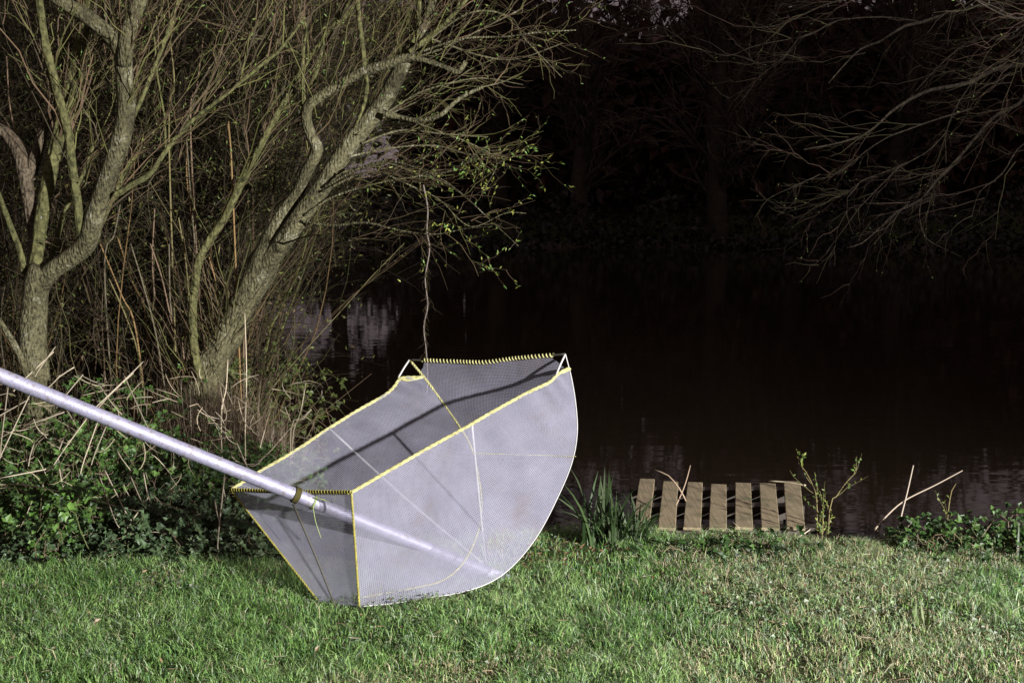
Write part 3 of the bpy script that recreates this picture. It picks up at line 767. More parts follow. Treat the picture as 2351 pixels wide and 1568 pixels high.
def build_right_willow():
    t = thing('willow_tree', 'leaning forked willow on the bank behind the net, bare twigs over the water', 'tree')
    S = []; r = np.random.default_rng(33)
    limb(t, 'trunk', [(440, 985, 100), (462, 900, 90), (492, 825, 78), (528, 755, 74), (566, 685, 72), (596, 630, 70), (612, 585, 66), (626, 555, 44)], 9.7, 9.75, 20, M_BARK, .2, 21, S)
    limb(t, 'branch', [(600, 622, 44), (638, 572, 48), (682, 508, 46), (740, 428, 46), (790, 350, 45), (840, 285, 45), (884, 228, 43), (912, 175, 40), (932, 135, 34), (950, 100, 24), (975, 55, 22), (996, -10, 20), (1010, -90, 18)], 9.7, 9.5, 16, M_BARK, .07, 22, S)
    limb(t, 'branch', [(585, 610, 34), (618, 545, 34), (652, 488, 33), (684, 442, 32), (704, 395, 30), (728, 345, 29), (714, 310, 27), (704, 275, 27), (708, 245, 28), (735, 222, 26), (785, 192, 25), (835, 165, 25), (885, 150, 24), (935, 133, 20), (985, 142, 13), (1030, 158, 13), (1052, 165, 13), (1070, 142, 12)], 9.78, 9.42, 14, M_BARK, .07, 23, S)
    limb(t, 'branch', [(462, 872, 20), (448, 815, 22), (442, 740, 22), (447, 660, 21), (462, 585, 20), (515, 500, 19), (556, 418, 19), (602, 328, 18), (650, 240, 17), (700, 150, 15), (745, 85, 13), (800, 5, 11), (830, -60, 10)], 9.55, 9.9, 10, M_BARK_OLIVE, .05, 24, S)
    limb(t, 'branch', [(880, 262, 14), (920, 270, 12), (965, 277, 12), (1012, 264, 12), (1034, 244, 11), (1062, 222, 10), (1108, 200, 9)], 9.5, 9.3, 8, M_BARK, .06, 25, S)
    limb(t, 'branch', [(700, 240, 9), (695, 170, 8), (697, 115, 8), (702, 60, 7), (672, 10, 6), (655, -40, 5)], 9.6, 9.8, 6, M_BARK_OLIVE, .05, 26, S)
    limb(t, 'branch', [(700, 130, 6), (655, 108, 6), (615, 92, 6), (580, 90, 5), (545, 92, 4)], 9.7, 9.6, 6, M_BARK_OLIVE, .05, 27, S)
    limb(t, 'branch', [(838, 175, 11), (834, 120, 13), (826, 60, 13), (820, -10, 12), (815, -70, 11)], 9.5, 9.7, 8, M_BARK_OLIVE, .05, 28, S)
    limb(t, 'branch', [(840, 172, 10), (842, 205, 11), (834, 245, 9), (818, 285, 7), (812, 300, 5)], 9.5, 9.6, 8, M_BARK_OLIVE, .05, 29, S)
    limb(t, 'branch', [(948, 100, 15), (960, 60, 13), (962, 0, 12), (965, -60, 11)], 9.5, 9.4, 8, M_BARK_OLIVE, .05, 30, S)
    limb(t, 'branch', [(940, 120, 13), (985, 85, 12), (1030, 45, 11), (1066, 5, 10), (1110, -50, 9)], 9.48, 9.3, 8, M_BARK_OLIVE, .05, 31, S)
    limb(t, 'branch', [(715, 200, 12), (740, 120, 14), (765, 70, 14), (800, 30, 12), (840, -20, 10)], 9.9, 10.1, 8, M_BARK_OLIVE, .05, 32, S)
    # the spray of long twigs reaching right over the water
    sp = [[(930, 140, 6), (1020, 110, 5), (1120, 60, 4), (1200, 20, 3)],
          [(950, 125, 6), (1060, 90, 5), (1160, 85, 4), (1240, 75, 3), (1322, 70, 2)],
          [(960, 110, 5), (1080, 30, 4), (1170, 40, 4), (1205, 90, 3), (1290, 178, 2)],
          [(990, 90, 5), (1110, 130, 4), (1190, 135, 3), (1292, 100, 2)],
          [(880, 265, 5), (960, 215, 4), (1040, 190, 4), (1110, 180, 3), (1200, 195, 2)],
          [(830, 330, 6), (920, 300, 5), (1020, 308, 4), (1120, 315, 3)],
          [(800, 360, 6), (900, 340, 5), (1000, 335, 4), (1080, 355, 3), (1150, 352, 2)],
          [(770, 400, 6), (880, 375, 5), (960, 400, 4), (1030, 425, 3), (1100, 480, 2)],
          [(745, 430, 7), (830, 385, 6), (905, 372, 5), (1000, 405, 4), (1060, 445, 3), (1120, 500, 2), (1190, 565, 1.5)],
          [(740, 440, 6), (850, 395, 5), (950, 430, 4), (1010, 460, 3), (1080, 520, 2), (1160, 490, 2), (1208, 490, 1.5)],
          [(700, 495, 6), (760, 455, 5), (850, 425, 4), (960, 405, 3), (1060, 390, 2)],
          [(690, 508, 7), (760, 518, 6), (840, 512, 5), (920, 530, 4), (1000, 538, 3), (1070, 525, 2), (1130, 520, 1.5)],
          [(650, 560, 5), (720, 540, 4), (790, 545, 3), (840, 560, 2)],
          [(880, 250, 4), (1000, 300, 4), (1080, 330, 3), (1140, 370, 2), (1110, 440, 1.5)],
          [(820, 310, 5), (900, 260, 4), (1000, 215, 3), (1080, 160, 3), (1150, 130, 2)],
          [(1108, 200, 4), (1150, 190, 3), (1190, 175, 2)],
          [(1000, 405, 3), (1060, 380, 3), (1100, 350, 2), (1150, 345, 2)]]
    r2 = np.random.default_rng(9)
    SP = []
    for k, s in enumerate(sp):
        Ye = 9.5 + r2.uniform(-.9, .9)
        limb(t, 'branch', s, 9.55, Ye, 5, M_BARK, .03, 40 + k, SP, 1.0)
    par = resample(S, 8); spr = resample(SP, 8)
    up = par[[1, 2, 3, 5, 6, 7, 9, 10, 11]]
    a = twigs(r, up, 130, (.35, 1), (.5, 1.4), (.25, .9), (.08, -.05, .55), (.003, .0075), .10, 7, .22)
    a2 = twigs(r, spr, 140, (.1, .85), (.15, .5), (.25, .8), (.10, 0, .0), (.0028, .0048), .14, 6, .3)
    b = twigs(r, np.concatenate([resample(list(a[0]), 6), a2[0]]), 800, (.15, .95), (.12, .42), (.3, .9), (.05, 0, .1), (.0018, .0034), .15, 6, .3)
    c = twigs(r, b[0], 1100, (.2, 1), (.06, .25), (.4, 1.0), (0, 0, .05), (.0012, .002), .16, 5, .3)
    low = twigs(r, par[[0]], 120, (.0, .6), (.3, 1.1), (.4, 1.2), (-.2, -.2, .7), (.003, .006), .1, 6, .2)
    twig_part(t, [a, a2, b, c, low], TW, r)
    leaf_part(t, [b, c], 1200, r)
    leaf_part(t, [b, c], 380, r, (.02, .042), .34, (np.array([.24, .25, .05]), LEAFB), .3, 'leaves', lambda p: (p[:, 0, 2] < 2.25) & (p[:, 0, 0] > -.7))
build_right_willow()

def build_over_willow():
    t = thing('willow_tree', 'bare tree on the right bank, its twigs hanging into the upper right', 'tree')
    S = []; r = np.random.default_rng(44)
    bx_, by_ = 7.4, 13.2
    bz = float(ground(bx_, by_)) - .15
    tr = np.array([[bx_, by_, bz], [bx_ + .1, by_, bz + .9], [bx_ - .05, by_ + .05, bz + 2.2], [bx_ + .1, by_ + .2, bz + 3.6], [bx_ + .3, by_ + .4, bz + 5.2], [bx_ + .6, by_ + .5, bz + 7.0]])
    V, Fc = tube1(tr, [.28, .22, .19, .16, .11, .05], 16, .08, True, .12, 61); Geo().add(V, Fc).build('trunk', M_BARK, t)
    T1_, T2_, T3_ = tr[2], tr[3], tr[4]
    def lw(start, pts, Yv, rmax):
        W = [start] + [P(x, y, Yv + dy) for x, y, dy in pts]
        R = np.linspace(rmax * .62, rmax * .12, len(W))
        V, Fc = tube1(np.array(W), R, 6, .08, True, .04, len(S)); Geo().add(V, Fc).build('branch', M_BARK_FAR, t)
        S.append(np.array(W)); return np.array(W)
    lw(T1_, [(2420, 140, 0), (2346, 148, 0), (2281, 161, -.1), (2233, 187, -.1), (2190, 198, -.2), (2137, 207, -.2), (2085, 231, -.3), (2041, 261, -.3), (1998, 301, -.3), (1932, 327, -.4), (1845, 344, -.4)], 12.6, .05)
    lw(T1_, [(2440, 190, 0), (2338, 240, 0), (2281, 270, 0), (2242, 314, 0), (2194, 370, .1), (2150, 414, .1), (2115, 458, .1), (2063, 484, .1), (2020, 523, .2), (1980, 558, .2), (1945, 569, .2)], 12.2, .035)
    lw(P(2115, 458, 12.3), [(2111, 501, 0), (2128, 549, 0), (2168, 571, 0), (2207, 590, 0)], 12.3, .009)
    lw(P(2233, 187, 12.5), [(2194, 248, 0), (2172, 305, 0), (2172, 370, 0), (2168, 423, 0)], 12.4, .012)
    lw(P(2230, 250, 12.4), [(2137, 279, 0), (2076, 301, 0), (2041, 314, 0), (1998, 340, 0), (1954, 375, 0), (1919, 401, 0), (1876, 401, 0)], 12.3, .014)
    lw(P(2172, 305, 12.4), [(2128, 349, 0), (2063, 383, 0), (1976, 418, 0), (1924, 466, 0)], 12.4, .012)
    lw(T2_, [(2480, -60, 0), (2330, 0, 0), (2220, 20, 0), (2115, 52, 0), (2076, 61, 0), (2020, 96, 0), (1976, 113, 0), (1932, 157, 0), (1902, 192, 0)], 12.5, .04)
    lw(P(2115, 52, 12.5), [(2030, 40, 0), (1924, 48, 0), (1867, 78, 0), (1832, 91, 0), (1797, 135, 0), (1754, 157, 0), (1723, 152, 0), (1701, 135, 0)], 12.8, .012)
    lw(P(1924, 48, 12.8), [(1845, 83, 0), (1736, 105, 0), (1671, 129, 0), (1606, 113, 0), (1571, 105, 0)], 13.0, .009)
    lw(T3_, [(2420, -160, 0), (2200, -90, 0), (2050, -30, 0), (1900, 10, 0), (1780, 60, 0), (1680, 60, 0)], 13.2, .03)
    lw(T1_, [(2440, 330, 0), (2351, 330, 0), (2300, 400, 0), (2250, 440, 0), (2230, 500, 0)], 12.0, .02)
    lw(T2_, [(2420, 60, 0), (2320, 90, 0), (2240, 90, 0), (2180, 130, 0), (2120, 190, 0), (2060, 260, 0)], 12.9, .025)
    # a limb that comes forward, nearer the lamp
    lw(T2_, [(2560, -40, -.6), (2420, 10, -1.4), (2351, 41, -2.2), (2303, 35, -2.6), (2238, 0, -2.9)], 12.0, .03)
    lw(P(2440, 0, 10.6), [(2360, 95, 0), (2345, 120, 0), (2320, 165, 0), (2290, 178, 0)], 10.4, .008)
    par = resample(S, 9)
    a = twigs(r, par, 150, (.3, 1), (.3, .95), (.25, .8), (-.22, 0, .02), (.003, .0055), .12, 6, .3)
    b = twigs(r, a[0], 520, (.1, 1), (.15, .5), (.3, .9), (-.12, 0, .03), (.002, .003), .15, 6, .35)
    c = twigs(r, b[0], 620, (.2, 1), (.08, .3), (.4, 1.0), (-.1, 0, 0), (.0015, .002), .16, 5, .35)
    twig_part(t, [a, b, c], np.array([[.05, .030, .021], [.036, .026, .018], [.042, .036, .017]]), r)
    leaf_part(t, [b, c], 500, r, (.012, .025))
build_over_willow()

# hanging strand of tangled vine
def build_strand():
    r = np.random.default_rng(3)
    t = thing('hanging_vine', 'thin tangled strand hanging straight down from willow twigs above the net', 'vine')
    pts = [P(x, y, 9.35) for x, y in ((972, 425), (982, 480), (980, 530), (986, 575), (976, 640), (982, 700), (973, 750), (978, 800), (982, 860), (980, 905))]
    V, Fc = tube1(pts, np.linspace(.006, .0035, len(pts)), 5, .03, True, .2, 3); Geo().add(V, Fc, (.17, .14, .12)).build('stem', M_TWIG, t)
    par = resample([np.array(pts)], 12)
    a = twigs(r, par, 60, (.1, .9), (.04, .16), (.1, .6), (0, 0, -.5), (.0015, .003), .3, 6, .5)
    twig_part(t, [a], TW, r, 'twigs')
build_strand()

# ------------------------------------------------------------------ thicket on the left bank
def build_thicket():
    r = np.random.default_rng(55)
    def band(n, x0, x1, y0, y1):
        x = r.uniform(x0, x1, n); y = r.uniform(y0, y1, n); return x, y
    # withy shoots: the ones that show, one by one
    g_lab = 'thin upright brown shoot in the thicket between the two willows'
    tracedY = 10.1
    tr = [[(428, 330), (430, 420), (446, 560)], [(392, 100), (400, 200), (388, 318)], [(466, 95), (452, 200), (438, 322)], [(428, 315), (436, 430), (447, 555)],
          [(522, 300), (530, 345)], [(410, 500), (420, 560), (432, 660)], [(345, 560), (372, 640), (395, 740), (420, 800)], [(300, 560), (330, 660), (362, 790)],
          [(270, 545), (300, 640), (330, 700), (340, 780)], [(318, 610), (345, 700), (368, 800)], [(355, 480), (350, 600), (358, 720)], [(388, 560), (390, 680), (396, 770)],
          [(480, 590), (500, 680), (476, 760)], [(505, 560), (492, 650), (470, 750)], [(15, 130), (22, 240), (40, 330), (62, 480)], [(276, 470), (262, 540), (240, 620)],
          [(230, 560), (280, 680), (312, 760)], [(250, 640), (290, 730), (320, 830)], [(562, 640), (560, 760), (562, 870)], [(352, 720), (380, 800), (402, 900)]]
    cl = np.array([[.22, .14, .06], [.16, .135, .06], [.17, .115, .075], [.12, .10, .065]])
    for k, s in enumerate(tr):
        Yk = tracedY + r.uniform(-.35, .35)
        pts = [P(x, y, Yk) for x, y in s]
        # root each shoot in the bank
        last = pts[-1]; pts.append(np.array([last[0] + r.uniform(-.05, .1), last[1] + .05, float(ground(last[0], last[1])) - .02]))
        V, Fc = tube1(pts, np.linspace(.0055, .008, len(pts)), 6, .05)
        o = Geo().add(V, Fc, cl[k % 4]).build('withy_shoot', M_TWIG); tag(o, g_lab, 'shoot', 'withy shoots between the willows')
    g = Geo()
    # upright stems
    def stems(n, x0, x1, y0, y1, h, rad, colr, spread=.28):
        x, y = band(n, x0, x1, y0, y1)
        ok = y < shore(x) + .15
        x, y = x[ok], y[ok]; n = len(x)
        p0 = np.stack([x, y, ground(x, y) - .02], -1)
        d = norm(np.stack([r.normal(.05, spread, n), r.normal(0, spread, n), np.ones(n)], -1))
        L = r.uniform(*h, n)[:, None]
        s = np.linspace(0, 1, 7)[None, :, None]
        pts = p0[:, None] + d[:, None] * L[:, None] * s + (r.normal(size=(n, 3)) * np.array([.25, .25, .06]))[:, None] * L[:, None] * s ** 2 * .6
        pts[:, 1:] += np.cumsum(r.normal(size=(n, 6, 3)) * .03, axis=1) * np.minimum(L, 1.5)[:, None] / 1.5
        R = r.uniform(*rad, n)[:, None] * np.linspace(1, .4, 7)[None]
        V, Fc = tubes(pts, R, 4)
        cc = np.asarray(colr)[r.integers(0, len(colr), n)] * r.uniform(.15, .85, (n, 1))  # stem colours lowered to paint in the thicket's shade
        g.add(V, Fc, rep(cc, 28))
        return pts, R
    A = stems(520, -5.2, -1.55, 9.9, 13.5, (.8, 2.6), (.003, .007), cl)
    Bs = stems(420, -6.5, -1.6, 10.5, 17, (2.0, 5.0), (.006, .014), TW, .22)
    Cs = stems(160, -9, -2.3, 12, 24, (3.5, 7.5), (.02, .05), TW * .8, .18)
    D = stems(700, -3.2, -1.45, 9.2, 10.6, (.3, .9), (.002, .004), cl * 1.0, .45)
    b = twigs(r, np.concatenate([A[0], Bs[0]]), 6500, (.2, 1), (.2, .8), (.3, 1.2), (0, 0, .1), (.0018, .0042), .16, 6, .35)
    c = twigs(r, Cs[0], 3000, (.25, 1), (.5, 1.6), (.3, 1.1), (0, 0, .2), (.005, .010), .14, 6, .3)
    d = twigs(r, c[0], 5000, (.1, 1), (.2, .8), (.3, 1.1), (0, 0, .05), (.003, .005), .14, 6, .3)
    nt_ = 8000
    x, y = band(nt_, -6, -1.5, 9.9, 14.5); ok = y < shore(x) + .3; x, y = x[ok], y[ok]; nt_ = len(x)
    z = ground(x, y) + 4.2 * r.random(nt_) ** 1.2
    dv = norm(np.stack([r.normal(0, 1, nt_), r.normal(0, .6, nt_), r.normal(.1, .6, nt_)], -1)); Lt = r.uniform(.25, 1.1, nt_)[:, None, None]; sv = np.linspace(0, 1, 6)[None, :, None]
    pt = np.stack([x, y, z], -1)[:, None] + dv[:, None] * Lt * sv + norm(r.normal(size=(nt_, 3)))[:, None] * Lt * .4 * sv ** 2 + r.normal(size=(nt_, 6, 3)) * .012
    e = (pt, r.uniform(.0018, .0045, nt_)[:, None] * np.linspace(1, .4, 6)[None])
    n3 = 38                                                  # stems leaning out from the bank over the water
    x = r.uniform(-3.4, -2.35, n3); y = np.minimum(r.uniform(10.8, 13.2, n3), shore(x) + .05)
    p0 = np.stack([x, y, ground(x, y) - .05], -1); s7 = np.linspace(0, 1, 7)[None, :, None]; L3 = r.uniform(2.6, 5.0, n3)[:, None, None]
    d3 = norm(np.stack([r.normal(.22, .14, n3), r.normal(.12, .15, n3), np.ones(n3)], -1))
    p3 = p0[:, None] + d3[:, None] * L3 * s7 + np.stack([r.uniform(0, .35, n3), r.uniform(0, .3, n3), 0 * x], -1)[:, None] * L3 * s7 ** 2 * .35
    p3[:, 1:] += np.cumsum(r.normal(size=(n3, 6, 3)) * .05, axis=1)
    R3 = r.uniform(.006, .016, n3)[:, None] * np.linspace(1, .3, 7)[None]
    V, Fc = tubes(p3, R3, 5); g.add(V, Fc, rep(TW[r.integers(0, 4, n3)] * r.uniform(.4, 1.0, (n3, 1)), 35))
    f = twigs(r, p3, 2600, (.42, 1), (.3, 1.0), (.3, 1.2), (0, 0, .05), (.002, .0045), .16, 6, .35)
    f2 = twigs(r, f[0], 3800, (.1, 1), (.12, .45), (.3, 1.2), (0, 0, .0), (.0015, .003), .16, 6, .35)
    for pts, R in (b, c, d, e, f, f2):
        V, Fc = tubes(pts, R, 3)
        cc = TW[r.integers(0, 4, len(pts))] * r.uniform(.12, .62, (len(pts), 1)); g.add(V, Fc, rep(cc, pts.shape[1] * 3))  # twig colours scaled down too, for the weaker light in the thicket
    o = g.build('thicket', M_TWIG, None, False, 'stuff'); tag(o, 'dense tangle of bare brown twigs behind the willows on the left', 'thicket')
    # leaves
    par = np.concatenate([b[0], d[0], e[0], f[0], f2[0]]); n = 52000
    pi = r.integers(0, len(par), n); t = r.integers(2, 6, n)
    p = par[pi, np.minimum(t, 5)] + r.normal(size=(n, 3)) * .05
    dd = norm(r.normal(size=(n, 3))); nn = norm(r.normal(size=(n, 3)))
    l = r.uniform(.015, .05, n) * np.where(p[:, 1] > 14, 1.7, 1)
    V, Fc = leaves(p, dd, nn, l, l * .4, .15, .15)
    cc = np.array([[.11, .13, .025], [.12, .11, .03], [.06, .08, .02], [.11, .075, .04]])[r.integers(0, 4, n)] * r.uniform(.5, 1.25, (n, 1))
    Geo().add(V, Fc, rep(cc, 5)).build('leaves', M_LEAF, o, False, 'stuff')
build_thicket()

# ------------------------------------------------------------------ brambles
def bramble(cx, cy, rx, ry, h, n_cane, n_leaf, seed, label, name='bramble_bush', cols=None, ls=(.028, .055), cat='bush'):
    r = np.random.default_rng(seed)
    t = thing(name, label, cat, 'low leafy plants along the bank')
    cols = np.array(cols if cols is not None else [[.05, .105, .022], [.075, .14, .03], [.045, .085, .028], [.095, .16, .04]])
    x = cx + r.normal(0, .45, n_cane) * rx; y = cy + r.normal(0, .45, n_cane) * ry
    p0 = np.stack([x, y, ground(x, y) - .02], -1)
    az = r.uniform(0, 2 * math.pi, n_cane)
    L = r.uniform(.5, 1.1, n_cane) * np.sqrt(rx * ry + h * h)
    s = np.linspace(0, 1, 8)[None, :, None]
    d = np.stack([np.cos(az), np.sin(az), np.zeros(n_cane)], -1)
    hz = (h * r.uniform(.5, 1.15, n_cane))[:, None, None]
    pts = p0[:, None] + d[:, None] * (L[:, None, None] * s) * .75
    pts[..., 2] += (hz * np.sin(s * math.pi * .78))[..., 0]
    pts += r.normal(size=pts.shape) * .012
    V, Fc = tubes(pts, np.full((n_cane, 8), .0028) * np.linspace(1.2, .5, 8)[None], 4)
    cc = np.array([[.14, .10, .06], [.10, .11, .045], [.17, .13, .09]])[r.integers(0, 3, n_cane)] * r.uniform(.6, 1.2, (n_cane, 1))
    Geo().add(V, Fc, rep(cc, 32)).build('canes', M_TWIG, t, False, 'stuff')
    # leaves in threes, on and above the canes
    m = n_leaf
    pi = r.integers(0, n_cane, m); k = r.uniform(1, 6.99, m); i = k.astype(int); f = (k - i)[:, None]
    c0 = pts[pi, i] * (1 - f) + pts[pi, i + 1] * f + r.normal(size=(m, 3)) * np.array([.05, .05, .03])
    c0[:, 2] = np.maximum(c0[:, 2], ground(c0[:, 0], c0[:, 1]) + .01)
    out = norm(np.stack([r.normal(.15, .5, m), r.normal(-.45, .45, m), r.normal(.15, .35, m)], -1))
    nn = norm(np.stack([r.normal(.15, .45, m), r.normal(-.45, .4, m), r.normal(.85, .3, m)], -1))
    sd = norm(np.cross(out, nn)); ln = r.uniform(*ls, m)
    P3, D3, N3, L3, C3 = [], [], [], [], []
    cb = cols[r.integers(0, len(cols), m)] * r.uniform(.5, 1.4, (m, 1))
    for a, lm in ((0, 1.0), (1.15, .8), (-1.15, .8)):
        P3.append(c0 + out * .006); D3.append(norm(out * math.cos(a) + sd * math.sin(a))); N3.append(norm(nn + r.normal(size=(m, 3)) * .15)); L3.append(ln * lm); C3.append(cb * r.uniform(.9, 1.1, (m, 1)))
    L3 = np.concatenate(L3)
    V, Fc = leaves(np.concatenate(P3), np.concatenate(D3), np.concatenate(N3), L3, L3 * .78, .18, .15)
    Geo().add(V, Fc, rep(np.concatenate(C3), 5)).build('leaves', M_LEAF, t, False, 'stuff')
    return t
GREEN2 = [[.055, .12, .02], [.085, .16, .03], [.045, .09, .024]]
GREENR = [[.03, .07, .014], [.05, .095, .02], [.025, .05, .015]]
DARKG = [[.05, .085, .035], [.07, .11, .05], [.045, .075, .03]]
for a in (
    (-2.65, 7.35, .45, .35, .34, 60, 750, 101, 'bright green bramble mound at the left edge below the pole', 'bramble_bush', GREEN2),
    (-3.35, 7.6, .5, .4, .42, 50, 520, 102, 'bramble mound cut by the left frame edge below the pole'),
    (-2.05, 7.3, .4, .35, .28, 60, 700, 103, 'dark bramble mound under the middle of the pole', 'bramble_bush', DARKG),
    (-1.55, 7.25, .35, .32, .26, 60, 700, 104, 'low bramble mound just left of the net', 'bramble_bush', DARKG),
    (-2.5, 8.2, .5, .4, .50, 60, 700, 105, 'bramble mound in front of the left willow trunk'),
    (-3.3, 8.5, .5, .45, .55, 50, 500, 106, 'bramble mound left of the left willow trunk', 'bramble_bush', GREEN2),
    (-1.85, 8.15, .42, .4, .36, 60, 700, 107, 'bramble mound in front of the leaning willow base'),
    (-1.3, 7.85, .35, .35, .30, 55, 560, 108, 'bramble mound behind the far side of the net', 'bramble_bush', GREEN2),
    (-1.0, 7.3, .3, .25, .16, 40, 340, 109, 'low leafy growth on the ground behind the net front', 'bramble_bush', DARKG),
    (-2.2, 6.98, .8, .10, .11, 50, 420, 110, 'low edge of ground ivy where lawn meets brambles', 'ground_ivy', DARKG),
    (-1.45, 6.98, .35, .10, .16, 40, 420, 111, 'grey-green leafy weeds at lawn edge left of net', 'leafy_weed', [[.11, .14, .08], [.08, .12, .05]]),
    (-3.0, 6.98, .5, .12, .10, 40, 300, 112, 'low ground ivy at the left end of the lawn edge', 'ground_ivy', DARKG),
    (-2.72, 9.05, .10, .10, .75, 22, 180, 113, 'ivy climbing beside the foot of the leaning willow', 'ivy_plant', GREEN2),
    (-1.95, 10.15, .30, .3, .75, 40, 420, 114, 'olive bush at the water edge right of the leaning trunk', 'bush', [[.08, .10, .025], [.06, .08, .02]]),
    (-1.62, 9.0, .25, .25, .3, 40, 300, 115, 'small bramble patch right of the leaning willow base'),
    (3.1, 7.08, .55, .22, .20, 60, 420, 116, 'green nettle-like patch at the right end of the bank', 'leafy_weed', GREENR),
    (2.45, 7.12, .4, .16, .13, 40, 220, 117, 'low green weeds on the bank right of the bent stalk', 'leafy_weed', GREENR),
    (4.0, 7.1, .5, .25, .24, 50, 300, 118, 'green weeds beyond the right frame edge on the bank', 'leafy_weed', GREENR),
    (1.3, 7.1, .6, .08, .06, 40, 200, 119, 'low green weeds in front of the pallet', 'leafy_weed', GREENR)):
    bramble(*a)

# dead grass at the foot of the leaning willow
def tussock(cx, cy, n, L, colr, seed, label, name='grass_tussock', w=.003, spread=.12, lean=.6, cat='grass tussock', base=None):
    r = np.random.default_rng(seed)
    x = cx + r.normal(0, spread, n); y = cy + r.normal(0, spread, n)
    z = ground(x, y) - .01 if base is None else np.full(n, base)
    az = r.uniform(0, 2 * math.pi, n); ll = r.uniform(*L, n); le = r.uniform(.05, lean, n)
    d = np.stack([np.cos(az), np.sin(az), np.zeros(n)], -1)
    s = np.linspace(0, 1, 6)
    pts = np.stack([x, y, z], -1)[:, None] + d[:, None] * (ll * le)[:, None, None] * (s ** 1.8)[None, :, None]
    pts[..., 2] += ll[:, None] * (s - .38 * le[:, None] * s ** 2.4)[None][0]
    fa = az + math.pi / 2 + r.normal(0, .5, n); wv = np.stack([np.cos(fa), np.sin(fa), np.zeros(n)], -1)[:, None] * (w * np.array([.8, 1, 1, .85, .6, .05]))[None, :, None] * r.uniform(.7, 1.3, n)[:, None, None]
    V = np.stack([pts - wv, pts + wv], 2).reshape(-1, 3)
    b_ = (np.arange(n) * 12)[:, None, None]; i = (np.arange(5) * 2)[None, :, None]
    Fc = (b_ + i + np.array([0, 1, 3, 2])[None, None]).reshape(-1, 4)
    c = np.asarray(colr)[r.integers(0, len(colr), n)] * r.uniform(.6, 1.3, (n, 1))
    t = thing(name, label, cat)
    Geo().add(V, Fc, rep(c, 12)).build('blades', M_GRASS, t, True, 'stuff')
    return t
DEAD = [[.19, .14, .095], [.14, .10, .07], [.23, .18, .12]]
tussock(-2.25, 9.35, 900, (.35, .8), DEAD, 201, 'brown dead grass tussock round the base of the leaning willow', w=.003, spread=.17)
tussock(-1.75, 9.35, 420, (.25, .6), DEAD, 202, 'brown dead grass right of the leaning willow base', w=.003, spread=.15)
tussock(-3.1, 9.0, 350, (.25, .6), DEAD, 203, 'dead grass at the foot of the left willow', w=.003, spread=.2)
IR = [[.035, .07, .02], [.055, .09, .03], [.09, .12, .06], [.025, .045, .014]]
tussock(.52, 7.27, 62, (.22, .52), IR, 204, 'large dark green iris clump at water edge left of pallet', 'iris_clump', .008, .055, 1.0, 'iris clump')
tussock(.70, 7.32, 50, (.16, .36), IR, 205, 'smaller iris clump touching the left end of the pallet', 'iris_clump', .007, .05, .9, 'iris clump')
PL = [[.24, .28, .15], [.16, .22, .07]]
tussock(1.92, 5.72, 14, (.09, .17), PL, 206, 'pale broad-bladed grass rosette in the lawn at right', 'grass_tussock', .006, .05, .95)
tussock(-.75, 5.0, 26, (.05, .11), PL, 207, 'small tuft of broad grass near the bottom centre', 'grass_tussock', .004, .05, .95)
tussock(2.9, 6.95, 18, (.12, .28), IR, 208, 'upright grass tuft among weeds at the right edge', 'grass_tussock', .005, .06, .6)

# ------------------------------------------------------------------ dry stalks, traced one by one
def stalk(pts, r0, r1, name, label, cat, group, colr=(.44, .37, .26)):
    V, Fc = tube1(np.array(pts), np.linspace(r0, r1, len(pts)), 6, .04)
    o = Geo().add(V, Fc, colr).build(name, M_STRAW); tag(o, label, cat, group); return o
def zq(x, y): return (x * .3737, 830 + y * .3737)
ST = [[(50, 150), (5, 520)], [(185, 200), (0, 590)], [(455, 35), (370, 90), (300, 160)], [(510, 80), (410, 200)], [(880, 0), (800, 80), (590, 280)], [(755, 70), (900, 390)],
      [(540, 340), (380, 560)], [(600, 370), (515, 610)], [(655, 390), (585, 560)], [(395, 310), (270, 355)], [(0, 755), (170, 760), (500, 830), (760, 900)], [(340, 650), (0, 715)],
      [(610, 700), (700, 960)], [(640, 660), (770, 920)], [(800, 700), (865, 850)], [(880, 680), (905, 810)], [(930, 805), (810, 980)], [(930, 805), (980, 860), (1050, 890)],
      [(410, 440), (360, 560), (370, 690)], [(1200, 250), (1370, 430)], [(1380, 700), (1340, 1080)], [(1320, 850), (1335, 940)], [(1630, 410), (1615, 460)],
      [(600, 130), (690, 260)], [(1450, 490), (1525, 660)], [(715, 540), (750, 600)], [(330, -60), (170, 90), (130, 130)], [(340, -90), (260, 20)], [(0, 470), (90, 420)], [(20, 320), (180, 230)],
      [(820, 70), (690, 190), (600, 290)], [(440, 580), (480, 570)], [(210, 500), (185, 580)]]
rr_ = np.random.default_rng(77)
for s in ST:
    q = [zq(*p) for p in s]
    pts = []
    for k, (x, y) in enumerate(q):
        Yd = 6.72 + max(0, 1270 - y) / 380 * 1.45 + .05 * rr_.normal()
        pts.append(P(x, y, Yd))
    low = min(range(len(pts)), key=lambda i: pts[i][2])
    if low == len(pts) - 1:
        e = pts[-1] + norm(pts[-1] - pts[-2]) * .12 + np.array([0, .03, 0]); pts.append(e)
    elif low == 0:
        e = pts[0] + norm(pts[0] - pts[1]) * .12 + np.array([0, .03, 0]); pts.insert(0, e)
    stalk(pts, .0042, .0028, 'dry_stalk', 'pale dry stalk leaning among the brambles left of the net', 'stalk', 'dry stalks in the brambles', np.array([.40, .34, .25]) * rr_.uniform(.7, 1.15))
